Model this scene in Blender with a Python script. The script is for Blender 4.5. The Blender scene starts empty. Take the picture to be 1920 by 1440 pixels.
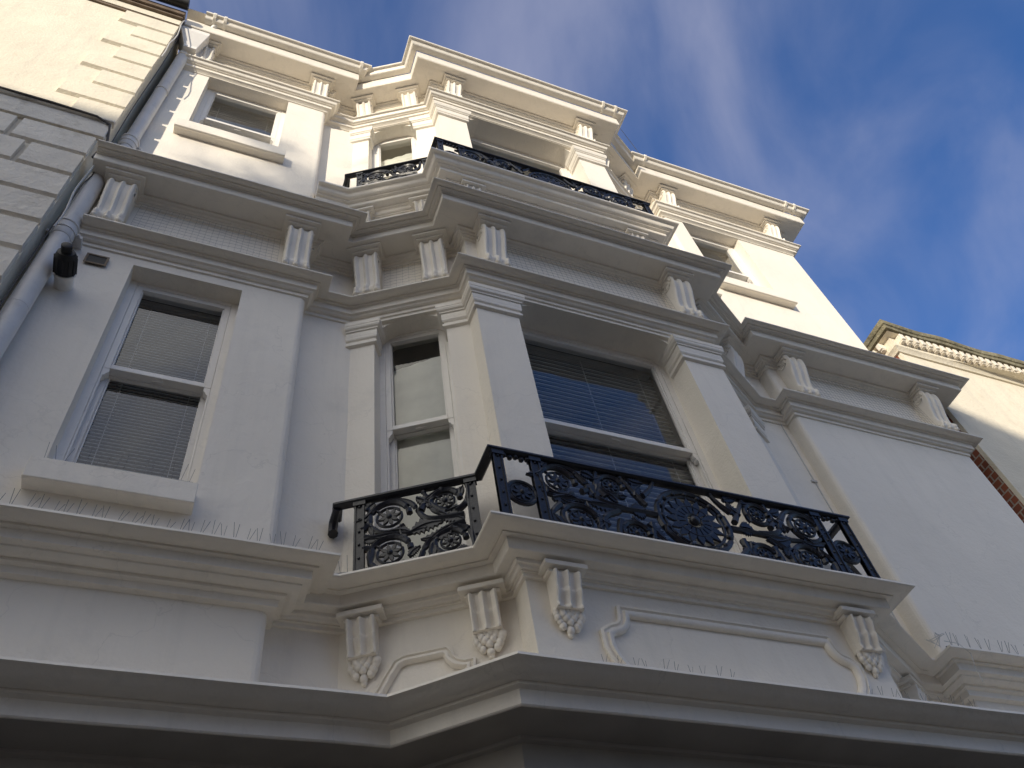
import bpy, bmesh, math, random
from math import sin, cos, pi, radians, sqrt, tan, atan2
from mathutils import Vector, Matrix, noise
random.seed(7)
SC = bpy.context.scene
COL = SC.collection
# ------------------------------------------------------------------ camera
HEAD, ELEV, ROLL, FPX = 0.52643205, 0.91259322, -0.21011324, 1613.7
fw = Vector((sin(HEAD)*cos(ELEV), cos(HEAD)*cos(ELEV), sin(ELEV)))
rt = Vector((cos(HEAD), -sin(HEAD), 0)); up = rt.cross(fw)
r2 = rt*cos(ROLL)+up*sin(ROLL); u2 = -rt*sin(ROLL)+up*cos(ROLL)
cam = bpy.data.cameras.new('camera'); camo = bpy.data.objects.new('camera', cam); COL.objects.link(camo)
m = Matrix((r2, u2, -fw)).transposed().to_4x4()
camo.matrix_world = m
cam.sensor_width = 36; cam.lens = FPX/1920*36; cam.clip_start = .05; cam.clip_end = 2000
SC.camera = camo
GROUND = -1.6
# ------------------------------------------------------------------ light
SUN_AZ, SUN_EL = radians(40), radians(13)      # azimuth measured from -y (street side) towards -x (left)
sdir = Vector((-sin(SUN_AZ)*cos(SUN_EL), -cos(SUN_AZ)*cos(SUN_EL), sin(SUN_EL)))
sun = bpy.data.lights.new('sun', 'SUN'); sun.energy = 2.9; sun.angle = radians(0.9); sun.color = (1.0, .90, .74)
suno = bpy.data.objects.new('sun', sun); COL.objects.link(suno)
suno.rotation_euler = (-sdir).to_track_quat('-Z', 'Y').to_euler(); suno.location = (-20, -20, 20)
W = bpy.data.worlds.new('World'); SC.world = W; W.use_nodes = True
nt = W.node_tree; N = nt.nodes; L = nt.links
N.clear()
out = N.new('ShaderNodeOutputWorld'); bg = N.new('ShaderNodeBackground'); bg.inputs[1].default_value = .15
sky = N.new('ShaderNodeTexSky'); sky.sky_type = 'NISHITA'; sky.sun_disc = False
sky.sun_elevation = SUN_EL; sky.sun_rotation = pi+SUN_AZ   # sun over the street, left of the camera
sky.air_density = 1.1; sky.dust_density = .6; sky.ozone_density = 5.5
tc = N.new('ShaderNodeTexCoord'); mp = N.new('ShaderNodeMapping'); mp.vector_type = 'TEXTURE'; mp.inputs['Location'].default_value = (-.6, .3, 0); mp.inputs['Rotation'].default_value = (0, 0, radians(60)); mp.inputs['Scale'].default_value = (.75, .52, .6)
# divide direction by height so the clouds lie in a level layer
sep = N.new('ShaderNodeSeparateXYZ'); L.new(tc.outputs['Generated'], sep.inputs[0])
mx = N.new('ShaderNodeMath'); mx.operation = 'MAXIMUM'; mx.inputs[1].default_value = .12; L.new(sep.outputs['Z'], mx.inputs[0])
dv = N.new('ShaderNodeVectorMath'); dv.operation = 'DIVIDE'; L.new(tc.outputs['Generated'], dv.inputs[0])
cmb = N.new('ShaderNodeCombineXYZ'); [L.new(mx.outputs[0], cmb.inputs[i]) for i in range(3)]
L.new(cmb.outputs[0], dv.inputs[1]); L.new(dv.outputs[0], mp.inputs[0])
nz = N.new('ShaderNodeTexNoise'); nz.inputs['Scale'].default_value = 1.5; nz.inputs['Detail'].default_value = 8; nz.inputs['Roughness'].default_value = .5; nz.inputs['Distortion'].default_value = .6
L.new(mp.outputs[0], nz.inputs['Vector'])
rp = N.new('ShaderNodeValToRGB'); rp.color_ramp.elements[0].position = .30; rp.color_ramp.elements[1].position = .82
rp.color_ramp.interpolation = 'EASE'
L.new(nz.outputs['Fac'], rp.inputs[0])
cm = N.new('ShaderNodeMath'); cm.operation = 'MULTIPLY'; cm.inputs[1].default_value = .5; L.new(rp.outputs[0], cm.inputs[0])
mix = N.new('ShaderNodeMix'); mix.data_type = 'RGBA'
CLOUD = (2.75, 2.7, 3.2, 1)
mix.inputs[7].default_value = CLOUD
tint = N.new('ShaderNodeVectorMath'); tint.operation = 'MULTIPLY'; tint.inputs[1].default_value = (.80, .84, 1.0); L.new(sky.outputs[0], tint.inputs[0])
L.new(cm.outputs[0], mix.inputs[0]); L.new(tint.outputs[0], mix.inputs[6]); 
# a bright bank of thin cloud on the sun's side of the street
nrm = N.new('ShaderNodeVectorMath'); nrm.operation = 'NORMALIZE'; L.new(tc.outputs['Generated'], nrm.inputs[0])
dt = N.new('ShaderNodeVectorMath'); dt.operation = 'DOT_PRODUCT'; dt.inputs[1].default_value = Vector((-.80, -.42, .50)).normalized(); L.new(nrm.outputs[0], dt.inputs[0])
mr0 = N.new('ShaderNodeMapRange'); mr0.interpolation_type = 'SMOOTHSTEP'; mr0.inputs[1].default_value = .36; mr0.inputs[2].default_value = .95; L.new(dt.outputs['Value'], mr0.inputs[0])
mn = N.new('ShaderNodeMapRange'); mn.inputs[1].default_value = .35; mn.inputs[2].default_value = .65; mn.inputs[3].default_value = .45; mn.inputs[4].default_value = 1; L.new(nz.outputs['Fac'], mn.inputs[0])
mm_ = N.new('ShaderNodeMath'); mm_.operation = 'MULTIPLY'; L.new(mr0.outputs[0], mm_.inputs[0]); L.new(mn.outputs[0], mm_.inputs[1])
mix2 = N.new('ShaderNodeMix'); mix2.data_type = 'RGBA'; mix2.inputs[7].default_value = (7.8, 7.4, 6.4, 1)
L.new(mm_.outputs[0], mix2.inputs[0]); L.new(mix.outputs[2], mix2.inputs[6]); L.new(mix2.outputs[2], bg.inputs[0])
L.new(bg.outputs[0], out.inputs[0])
SC.view_settings.view_transform = 'Standard'; SC.view_settings.look = 'None'; SC.view_settings.gamma = 1
SC.view_settings.exposure = 0.6
# ------------------------------------------------------------------ materials
def mat(name, col, rough=.6, var=.06, vscale=3, bump=.0, bscale=60, spec=.4, stain=None, stain_amt=0, metal=0, coat=0, streak=0):
    M = bpy.data.materials.new(name); M.use_nodes = True; t = M.node_tree; n = t.nodes; l = t.links
    b = n['Principled BSDF']; b.inputs['Roughness'].default_value = rough; b.inputs['Specular IOR Level'].default_value = spec
    b.inputs['Metallic'].default_value = metal; b.inputs['Coat Weight'].default_value = coat; b.inputs['Coat Roughness'].default_value = .15
    g = n.new('ShaderNodeNewGeometry')
    z1 = n.new('ShaderNodeTexNoise'); z1.inputs['Scale'].default_value = vscale; z1.inputs['Detail'].default_value = 5; l.new(g.outputs['Position'], z1.inputs['Vector'])
    mr = n.new('ShaderNodeMapRange'); mr.inputs[1].default_value = .3; mr.inputs[2].default_value = .7; mr.inputs[3].default_value = 1-var; mr.inputs[4].default_value = 1+var
    l.new(z1.outputs['Fac'], mr.inputs[0])
    mu = n.new('ShaderNodeVectorMath'); mu.operation = 'SCALE'; mu.inputs[0].default_value = col[:3]; l.new(mr.outputs[0], mu.inputs['Scale'])
    colout = mu.outputs[0]
    if stain:
        z2 = n.new('ShaderNodeTexNoise'); z2.inputs['Scale'].default_value = vscale*1.7; z2.inputs['Detail'].default_value = 8; z2.inputs['Roughness'].default_value = .7; l.new(g.outputs['Position'], z2.inputs['Vector'])
        r = n.new('ShaderNodeMapRange'); r.inputs[1].default_value = .56; r.inputs[2].default_value = .74; r.inputs[3].default_value = 0; r.inputs[4].default_value = stain_amt
        l.new(z2.outputs['Fac'], r.inputs[0])
        mm = n.new('ShaderNodeMix'); mm.data_type = 'RGBA'; mm.inputs[7].default_value = (*stain, 1); l.new(r.outputs[0], mm.inputs[0]); l.new(colout, mm.inputs[6]); colout = mm.outputs[2]
    if streak:
        mpp = n.new('ShaderNodeMapping'); mpp.inputs['Scale'].default_value = (9, 9, .55); l.new(g.outputs['Position'], mpp.inputs[0])
        z5 = n.new('ShaderNodeTexNoise'); z5.inputs['Scale'].default_value = 1.0; z5.inputs['Detail'].default_value = 6; z5.inputs['Roughness'].default_value = .65; l.new(mpp.outputs[0], z5.inputs['Vector'])
        r5 = n.new('ShaderNodeMapRange'); r5.inputs[1].default_value = .52; r5.inputs[2].default_value = .78; r5.inputs[3].default_value = 0; r5.inputs[4].default_value = streak; l.new(z5.outputs['Fac'], r5.inputs[0])
        m5 = n.new('ShaderNodeMix'); m5.data_type = 'RGBA'; m5.inputs[7].default_value = (.40, .38, .34, 1); l.new(r5.outputs[0], m5.inputs[0]); l.new(colout, m5.inputs[6]); colout = m5.outputs[2]
        v6 = n.new('ShaderNodeTexVoronoi'); v6.feature = 'DISTANCE_TO_EDGE'; v6.inputs['Scale'].default_value = .9   # hairline cracks
        z7 = n.new('ShaderNodeTexNoise'); z7.inputs['Scale'].default_value = 3; z7.inputs['Detail'].default_value = 6; l.new(g.outputs['Position'], z7.inputs['Vector'])
        a7 = n.new('ShaderNodeVectorMath'); a7.operation = 'MULTIPLY_ADD'; a7.inputs[1].default_value = (.5, .5, .5); l.new(z7.outputs['Color'], a7.inputs[0]); l.new(g.outputs['Position'], a7.inputs[2]); l.new(a7.outputs[0], v6.inputs['Vector'])
        r6 = n.new('ShaderNodeMapRange'); r6.inputs[1].default_value = .0; r6.inputs[2].default_value = .0035; r6.inputs[3].default_value = .30; r6.inputs[4].default_value = 0; l.new(v6.outputs['Distance'], r6.inputs[0])
        m6 = n.new('ShaderNodeMath'); m6.operation = 'MULTIPLY'; l.new(r6.outputs[0], m6.inputs[0]); l.new(z1.outputs['Fac'], m6.inputs[1])
        m8 = n.new('ShaderNodeMix'); m8.data_type = 'RGBA'; m8.inputs[7].default_value = (.33, .31, .28, 1); l.new(m6.outputs[0], m8.inputs[0]); l.new(colout, m8.inputs[6]); colout = m8.outputs[2]
    l.new(colout, b.inputs['Base Color'])
    if bump:
        z3 = n.new('ShaderNodeTexNoise'); z3.inputs['Scale'].default_value = bscale; z3.inputs['Detail'].default_value = 4; l.new(g.outputs['Position'], z3.inputs['Vector'])
        z4 = n.new('ShaderNodeTexNoise'); z4.inputs['Scale'].default_value = bscale*.13; z4.inputs['Detail'].default_value = 2; l.new(g.outputs['Position'], z4.inputs['Vector'])
        ad = n.new('ShaderNodeMath'); ad.operation = 'MULTIPLY_ADD'; ad.inputs[1].default_value = 2.2; l.new(z4.outputs['Fac'], ad.inputs[0]); l.new(z3.outputs['Fac'], ad.inputs[2])
        bp = n.new('ShaderNodeBump'); bp.inputs['Strength'].default_value = 1; bp.inputs['Distance'].default_value = bump
        l.new(ad.outputs[0], bp.inputs['Height']); l.new(bp.outputs[0], b.inputs['Normal'])
    return M
STUCCO = mat('white_masonry_paint', (.84, .78, .68), .62, .035, 1.3, .003, 55, .35, stain=(.60, .57, .51), stain_amt=.3, streak=.12)
TRIM = mat('white_gloss_trim', (.84, .78, .68), .42, .03, 2.2, .003, 38, .45, stain=(.56, .53, .48), stain_amt=.3, streak=.2)
WOOD = mat('white_painted_wood', (.82, .785, .73), .35, .03, 6, .0008, 90, .5, stain=(.45, .44, .40), stain_amt=.3)
PVC = mat('grey_white_pipe_paint', (.68, .66, .63), .5, .06, 5, .001, 40, .4, stain=(.4, .39, .38), stain_amt=.35)
IRON = mat('black_gloss_ironwork', (.010, .011, .017), .36, .2, 20, .002, 80, .4, coat=.08)
CREAM = mat('cream_masonry_paint', (.76, .69, .55), .75, .05, 1.8, .005, 40, .3, stain=(.55, .46, .33), stain_amt=.5, streak=.3)
RUST = mat('weathered_cream_stone', (.76, .70, .60), .8, .08, 2.2, .008, 40, .3, stain=(.34, .29, .22), stain_amt=.7)
BROWN = mat('brown_weathered_board', (.17, .125, .09), .7, .25, 8, .004, 40, .3)
MOSS = mat('mossy_stone_coping', (.20, .18, .12), .9, .3, 7, .02, 20, .2, stain=(.42, .38, .27), stain_amt=.8)
WIRE = mat('steel_wire', (.16, .155, .15), .5, .1, 9)
CABLE = mat('dark_cable', (.07, .06, .055), .6, .1, 9)
WCABLE = mat('pale_cable', (.55, .54, .52), .6, .1, 9)
DARKP = mat('black_plastic', (.012, .012, .013), .55, .1, 9)
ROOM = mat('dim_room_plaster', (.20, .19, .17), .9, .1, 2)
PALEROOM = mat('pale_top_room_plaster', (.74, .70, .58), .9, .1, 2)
BLIND = mat('cream_blind_slats', (.80, .80, .78), .5, .05, 4)
PANE_REFLECTION = mat('pale_pane_reflection', (.80, .80, .74), .8, .22, 2.6)  # pale blotchy tone imitating cloud reflected in the narrow bay panes
ASPH = mat('asphalt', (.04, .04, .04), .9, .15, 3, .01, 60)
PAVE = mat('paving_slabs', (.15, .14, .125), .85, .1, 3, .01, 60)
BRICKW = mat('plain_red_brick_house', (.30, .15, .10), .85, .15, 3, .01, 30)
SLATE = mat('slate_roof', (.09, .09, .10), .6, .2, 5, .01, 20)
VENTM = mat('terracotta_vent', (.22, .17, .12), .8, .15, 20)
SHOP = mat('dark_grey_shopfront_paint', (.36, .33, .29), .4, .1, 4)
def glass(name, tint=.86, ior=1.55):
    M = bpy.data.materials.new(name); M.use_nodes = True; t = M.node_tree; n = t.nodes; l = t.links; n.clear()
    o = n.new('ShaderNodeOutputMaterial'); mxs = n.new('ShaderNodeMixShader'); tr = n.new('ShaderNodeBsdfTransparent'); gl = n.new('ShaderNodeBsdfGlossy')
    tr.inputs[0].default_value = (tint, tint*1.01, tint*.98, 1); gl.inputs['Roughness'].default_value = .015; gl.inputs[0].default_value = (1, 1, 1, 1)
    f = n.new('ShaderNodeFresnel'); f.inputs[0].default_value = ior
    mu = n.new('ShaderNodeMath'); mu.operation = 'MULTIPLY'; mu.inputs[1].default_value = 1.35; mu.use_clamp = True; l.new(f.outputs[0], mu.inputs[0])
    g = n.new('ShaderNodeNewGeometry'); z = n.new('ShaderNodeTexNoise'); z.inputs['Scale'].default_value = 2.2; l.new(g.outputs['Position'], z.inputs['Vector'])
    bp = n.new('ShaderNodeBump'); bp.inputs['Distance'].default_value = .004; bp.inputs['Strength'].default_value = .5; l.new(z.outputs['Fac'], bp.inputs['Height']); l.new(bp.outputs[0], gl.inputs['Normal'])
    l.new(mu.outputs[0], mxs.inputs[0]); l.new(tr.outputs[0], mxs.inputs[1]); l.new(gl.outputs[0], mxs.inputs[2]); l.new(mxs.outputs[0], o.inputs[0])
    return M
GLASS = glass('window_glass')
def brickmat():
    M = bpy.data.materials.new('red_brickwork'); M.use_nodes = True; t = M.node_tree; n = t.nodes; l = t.links
    b = n['Principled BSDF']; b.inputs['Roughness'].default_value = .85
    g = n.new('ShaderNodeNewGeometry'); s = n.new('ShaderNodeSeparateXYZ'); l.new(g.outputs['Position'], s.inputs[0])
    c = n.new('ShaderNodeCombineXYZ'); l.new(s.outputs['Y'], c.inputs[0]); l.new(s.outputs['Z'], c.inputs[1])
    k = n.new('ShaderNodeTexBrick'); k.inputs['Scale'].default_value = 1; k.inputs['Brick Width'].default_value = .105; k.inputs['Row Height'].default_value = .085
    k.inputs['Mortar Size'].default_value = .008; k.inputs['Color1'].default_value = (.33, .10, .05, 1); k.inputs['Color2'].default_value = (.24, .075, .04, 1); k.inputs['Mortar'].default_value = (.42, .36, .29, 1)
    l.new(c.outputs[0], k.inputs['Vector']); l.new(k.outputs['Color'], b.inputs['Base Color'])
    bp = n.new('ShaderNodeBump'); bp.inputs['Distance'].default_value = .01; bp.invert = True; l.new(k.outputs['Fac'], bp.inputs['Height']); l.new(bp.outputs[0], b.inputs['Normal'])
    return M
BRICK = brickmat()
# ------------------------------------------------------------------ mesh helpers
def tag(o, label=None, cat=None, group=None, kind=None):
    if label: o['label'] = label
    if cat: o['category'] = cat
    if group: o['group'] = group
    if kind: o['kind'] = kind
    return o
def empty(name, loc, label, cat, group=None):
    o = bpy.data.objects.new(name, None); COL.objects.link(o); o.location = loc; o.empty_display_size = .2
    return tag(o, label, cat, group)
class MB:
    def __init__(s): s.v = []; s.f = []
    def add(s, vs, fs):
        b = len(s.v); s.v += [tuple(v) for v in vs]; s.f += [tuple(b+i for i in f) for f in fs]
    def box(s, x0, x1, y0, y1, z0, z1, P=None):
        vs = [(x, y, z) for z in (z0, z1) for y in (y0, y1) for x in (x0, x1)]
        if P: vs = [P(*v) for v in vs]
        s.add(vs, [(0, 2, 3, 1), (4, 5, 7, 6), (0, 1, 5, 4), (2, 6, 7, 3), (0, 4, 6, 2), (1, 3, 7, 5)])
    def tube(s, pts, r, n=6, cap=True, flat=1.0, nrm=None):
        pts = [Vector(p) for p in pts]; k = len(pts)
        rr = r if isinstance(r, (list, tuple)) else [r]*k
        b = len(s.v); ref = Vector(nrm) if nrm else None
        for i, p in enumerate(pts):
            t = (pts[min(i+1, k-1)]-pts[max(i-1, 0)]).normalized()
            a = ref.copy() if ref else (Vector((0, 0, 1)) if abs(t.z) < .9 else Vector((0, 1, 0)))
            a = (a-t*a.dot(t)).normalized(); c = t.cross(a)
            for j in range(n):
                q = 2*pi*j/n+pi/n
                s.v.append(tuple(p+(a*cos(q)*flat+c*sin(q))*rr[i]))
        for i in range(k-1):
            for j in range(n):
                s.f.append((b+i*n+j, b+i*n+(j+1) % n, b+(i+1)*n+(j+1) % n, b+(i+1)*n+j))
        if cap: s.f.append(tuple(b+j for j in range(n))); s.f.append(tuple(b+(k-1)*n+j for j in range(n)))
    def ball(s, c, r, n=8, m_=5, sc=(1, 1, 1), P=None):
        vs = []; fs = []
        for i in range(m_+1):
            a = pi*i/m_
            for j in range(n):
                q = 2*pi*j/n; v = (c[0]+r*sc[0]*sin(a)*cos(q), c[1]+r*sc[1]*sin(a)*sin(q), c[2]+r*sc[2]*cos(a)); vs.append(P(*v) if P else v)
        for i in range(m_):
            for j in range(n): fs.append((i*n+j, i*n+(j+1) % n, (i+1)*n+(j+1) % n, (i+1)*n+j))
        s.add(vs, fs)
    def ext(s, poly, o0, o1, P):   # extrude an outline (s,z) between offsets o0..o1
        k = len(poly); vs = [P(a, o0, b) for a, b in poly]+[P(a, o1, b) for a, b in poly]
        s.add(vs, [tuple(range(k)), tuple(range(2*k-1, k-1, -1))]+[(i, (i+1) % k, k+(i+1) % k, k+i) for i in range(k)])
    def build(s, name, material, parent=None, smooth=35, bevel=0, fix=True):
        me = bpy.data.meshes.new(name); me.from_pydata(s.v, [], s.f); me.update()
        if fix:
            bm = bmesh.new(); bm.from_mesh(me)
            bmesh.ops.remove_doubles(bm, verts=bm.verts, dist=1e-5)
            bmesh.ops.recalc_face_normals(bm, faces=bm.faces); bm.to_mesh(me); bm.free()
        if smooth:
            me.polygons.foreach_set('use_smooth', [True]*len(me.polygons)); me.set_sharp_from_angle(angle=radians(smooth))
        me.materials.append(material)
        o = bpy.data.objects.new(name, me); COL.objects.link(o)
        if parent is not None:
            o.parent = parent
            root = parent
            if parent.type == 'EMPTY': o.matrix_parent_inverse = Matrix.Translation(parent.location).inverted()
        if bevel:
            md = o.modifiers.new('bevel', 'BEVEL'); md.width = bevel; md.segments = 2; md.limit_method = 'ANGLE'; md.angle_limit = radians(40)
        return o
def offs(path, p):
    P = [Vector(q) for q in path]; n = len(P)-1
    D = [(P[i+1]-P[i]).normalized() for i in range(n)]; Nn = [Vector((d.y, -d.x)) for d in D]
    def isect(i, j):
        a = P[i]+Nn[i]*p; b = P[j]+Nn[j]*p; cr = D[i].x*D[j].y-D[i].y*D[j].x
        if abs(cr) < 1e-6: return P[j]+Nn[j]*p
        t = ((b-a).x*D[j].y-(b-a).y*D[j].x)/cr
        return a+D[i]*t
    V = [P[0]+Nn[0]*p]+[isect(i-1, i) for i in range(1, n)]+[P[n]+Nn[n-1]*p]
    for i in range(1, n-1):
        if (V[i+1]-V[i]).dot(D[i]) < 1e-6:
            q = isect(i-1, i+1); V[i] = q; V[i+1] = q.copy()
    return V
def wob(v, a=.0022):
    q = Vector(v); return (v[0]+noise.noise(q*2.3)*a, v[1]+noise.noise(q*2.3+Vector((9, 0, 0)))*a, v[2]+noise.noise(q*1.9+Vector((0, 7, 0)))*a*1.3)
def sweep(mb, path, prof, step=.12, caps=True, a=.0022):
    rows = [offs(path, p) for p, z in prof]; n = len(path)
    # common subdivision per segment
    base = [Vector(q) for q in path]; subs = [max(1, int((base[i+1]-base[i]).length/step)) for i in range(n-1)]
    grid = []
    for (p, z), r in zip(prof, rows):
        line = []
        for i in range(n-1):
            for k in range(subs[i]):
                q = r[i].lerp(r[i+1], k/subs[i]); line.append(wob((q.x, q.y, z), a))
        line.append(wob((r[-1].x, r[-1].y, z), a)); grid.append(line)
    m_ = len(grid[0]); vs = [v for l_ in grid for v in l_]; fs = []
    for i in range(len(grid)-1):
        for j in range(m_-1): fs.append((i*m_+j, i*m_+j+1, (i+1)*m_+j+1, (i+1)*m_+j))
    mb.add(vs, fs)
    if caps:
        for j in (0, m_-1):
            mb.add([g[j] for g in grid], [tuple(range(len(grid)))])
def arc(p0, p1, bulge, n=5):
    """curve between two profile points, quadratic, bulge perpendicular"""
    a = Vector(p0); b = Vector(p1); d = b-a; c = (a+b)/2+Vector((-d.y, d.x))*bulge*2
    return [tuple(a*(1-t)**2+c*2*t*(1-t)+b*t*t) for t in [i/n for i in range(n+1)]]
def frame_at(A, B):
    A = Vector(A); B = Vector(B); d = (B-A).normalized(); nn = Vector((d.y, -d.x))
    def P(s, o, z):
        q = A+d*s+nn*o; return (q.x, q.y, z)
    P.len = (B-A).length
    return P
def facet(mb, A, B, z0, z1, ops=(), step=None):
    P = frame_at(A, B); Ln = P.len
    S = sorted(set([0, Ln]+[v for o in ops for v in o[:2]])); Z = sorted(set([z0, z1]+[v for o in ops for v in o[2:4]]))
    for i in range(len(S)-1):
        for j in range(len(Z)-1):
            cs = (S[i]+S[i+1])/2; cz = (Z[j]+Z[j+1])/2
            if any(o[0] < cs < o[1] and o[2] < cz < o[3] for o in ops): continue
            mb.add([P(S[i], 0, Z[j]), P(S[i+1], 0, Z[j]), P(S[i+1], 0, Z[j+1]), P(S[i], 0, Z[j+1])], [(0, 1, 2, 3)])
    for s0, s1, a, b, dp in ops:
        for q in (((s0, a), (s0, b)), ((s1, a), (s1, b)), ((s0, a), (s1, a)), ((s0, b), (s1, b))):
            (u0, w0), (u1, w1) = q
            mb.add([P(u0, 0, w0), P(u1, 0, w1), P(u1, -dp, w1), P(u0, -dp, w0)], [(0, 1, 2, 3)])
# ------------------------------------------------------------------ plan of the front (wall faces)
TH = .5774
def plan(xL, xW, xFL, xFR, xRW, xO, yw, yr, yb, b):
    yA = yb+b; dx = (yr-yA)/TH
    return [(xL, yw), (xW, yw), (xW, yr), (xFL-dx, yr), (xFL, yA), (xFL, yb), (xFR, yb), (xFR, yA), (xFR+dx, yr), (xRW, yr), (xRW, yw), (xO, yw), (xO, 12)]
P1 = plan(-1.30, .42, 1.60, 3.74, 4.91, 7.0, 3.50, 3.64, 3.03, .15)
P2 = plan(-1.30, .41, 1.60, 3.72, 4.88, 6.95, 3.60, 3.74, 3.11, .15)
HOUSE = empty('stucco_townhouse', (2.7, 3.5, GROUND), 'white stucco townhouse with a projecting bay, heavy cornices and sash windows', 'house')
def rounded(path, r=.045):
    """bullnose the two wing corners"""
    q = list(path); res = []
    for i, p in enumerate(q):
        if i in (1, 10):
            a = Vector(q[i-1]); c = Vector(p); b = Vector(q[i+1]); u = (a-c).normalized(); w = (b-c).normalized()
            for k in range(5):
                t = k/4*pi/2; e = c+(u+w)*r-(w*cos(t)+u*sin(t))*r if True else c
                res.append(tuple(e))
        else: res.append(p)
    return res
Z0, ZC0, ZC1, ZC2, ZC3 = GROUND, 2.2, 3.0, 6.79, 10.95
walls = MB()
def wall_storey(path, z0, z1, ops):
    rp_ = rounded(path)
    for i in range(len(rp_)-1):
        facet(walls, rp_[i], rp_[i+1], z0, z1, ops.get(i, ()))
# indices after rounding: 0 wing front, 1-4 bullnose, 5 return, 6 recess, 7 facet A, 8 B, 9 front, 10 B', 11 A', 12 recess, 13.. return, bullnose, wing front
WL = (.51, 1.26, 3.5, 5.66, .17)      # left wing window: s from x=-1.30
AWIN = (.185, .74, 3.08, 5.72, .26)
FWIN = (.34, 1.78, 3.08, 5.72, .36)
la = .9236
AWINR = (la-.74, la-.185, 3.08, 5.72, .26)
wall_storey(P1, 2.11, 3.0, {})
wall_storey(P1, 3.0, 6.62, {0: [WL], 7: [AWIN], 9: [FWIN], 11: [AWINR]})
TLW = (.405, 1.28, 8.35, 10.06, .18); TRW_S = None
A3 = (.185, .74, 7.9, 10.04, .22); F3 = (.34, 1.78, 7.9, 10.04, .32)
rr = rounded(P2); wingR_i = None
for i in range(len(rr)-1):
    if abs(rr[i][1]-3.6) < 1e-6 and abs(rr[i+1][1]-3.6) < 1e-6 and rr[i][0] > 4: wingR_i = i; wx0 = rr[i][0]
TRW = (5.17-wx0, 6.04-wx0, 8.35, 10.06, .18)
wall_storey(P2, 6.70, 10.75, {0: [TLW], 7: [A3], 9: [F3], 11: [(la-.74, la-.185, 7.9, 10.04, .22)], wingR_i: [TRW]})
# roof and party side behind
walls.add([(-1.32, 3.2, 10.93), (7.0, 3.2, 10.93), (7.0, 12, 10.93), (-1.32, 12, 10.93)], [(0, 1, 2, 3)])
walls.add([(-1.32, 3.66, 2.0), (-1.32, 12, 2.0), (-1.32, 12, 10.9), (-1.32, 3.66, 10.9)], [(0, 1, 2, 3)])
# rounded heads of the bay openings
def fillet(path_seg, s0, s1, ztop, dp, r=.19):
    P = frame_at(*path_seg)
    for sg, s in ((1, s0), (-1, s1)):
        poly = [(s, ztop), (s+sg*r, ztop)]+[(s+sg*(r-r*sin(t)), ztop-r+r*cos(t)) for t in [pi/2*k/6 for k in range(1, 6)]]+[(s, ztop-r)]
        walls.ext(poly, -.03, -dp-.02, P)
for pth, op in (((P1[4-1], P1[4]), AWIN), ((P1[5], P1[6]), FWIN), ((P1[7], P1[8]), AWINR), ((P2[3], P2[4]), A3), ((P2[5], P2[6]), F3), ((P2[7], P2[8]), (la-.74, la-.185, 7.9, 10.04, .22))):
    fillet(pth, op[0], op[1], op[3], op[4])
walls.build('wall', STUCCO, HOUSE, smooth=30, fix=False)
# ------------------------------------------------------------------ cornices and string courses
def cyma(p0, z0, p1, z1):  # top outer to lower inner, S curve
    mp_, mz = (p0+p1)/2, (z0+z1)/2
    return arc((p0, z0), (mp_, mz), -.22, 4)[:-1]+arc((mp_, mz), (p1, z1), .22, 4)
c2 = [(-.03, 6.735), (.34, 6.73), (.372, 6.72), (.376, 6.712), (.376, 6.702), (.368, 6.698)]+arc((.366, 6.698), (.325, 6.700), .16, 4)+[(.322, 6.690), (.312, 6.690)]+arc((.310, 6.690), (.288, 6.688), .2, 3)+[(.286, 6.68), (.273, 6.68), (.273, 6.597), (.268, 6.592), (.255, 6.592), (.085, 6.592), (.08, 6.572)]+cyma(.075, 6.57, .04, 6.545)+[(.038, 6.53), (.02, 6.528), (.02, 6.50), (-.03, 6.495)]
a2 = [(-.03, 5.945), (.14, 5.93), (.160, 5.92), (.162, 5.905), (.155, 5.90)]+arc((.153, 5.90), (.088, 5.895), .12, 5)+[(.085, 5.882), (.065, 5.88), (.064, 5.815), (.05, 5.81)]+arc((.046, 5.808), (.014, 5.79), .2, 3)+[(.014, 5.755), (-.03, 5.745)]
def up(prof, dz): return [(p, z+dz) for p, z in prof]
c1 = [(-.03, 3.02), (.24, 3.015), (.262, 3.005), (.265, 2.99), (.258, 2.984)]+arc((.255, 2.984), (.165, 2.985), .12, 5)+[(.163, 2.977), (.133, 2.975), (.130, 2.912), (.125, 2.906), (.07, 2.904), (.068, 2.885)]+cyma(.066, 2.883, .03, 2.868)+[(.03, 2.86), (.018, 2.858), (.018, 2.835), (-.03, 2.83)]
# a little taller fascia: stretch
def zs(prof, ztop, f): return [(p, ztop-(ztop-z)*f) for p, z in prof]
c1 = zs(c1, 3.02, 1.0)
c1w = [(-.03, 3.02), (.26, 3.01), (.278, 3.0), (.28, 2.985), (.272, 2.98)]+arc((.27, 2.98), (.195, 2.972), .12, 5)+[(.193, 2.96), (.17, 2.957), (.168, 2.905), (.13, 2.90), (.128, 2.89)]+arc((.125, 2.889), (.07, 2.88), .15, 4)+[(.068, 2.862), (.04, 2.858), (.035, 2.82), (-.03, 2.81)]
b3 = up([(-.03, 3.02), (.26, 3.015), (.285, 3.0), (.285, 2.98)]+cyma(.28, 2.975, .19, 2.925)+[(.19, 2.91), (.16, 2.905), (.16, 2.86), (.155, 2.855), (.09, 2.853), (.088, 2.835)]+cyma(.085, 2.833, .03, 2.80)+[(.03, 2.785), (.018, 2.783), (.018, 2.76), (-.03, 2.755)], 4.85)
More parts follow.
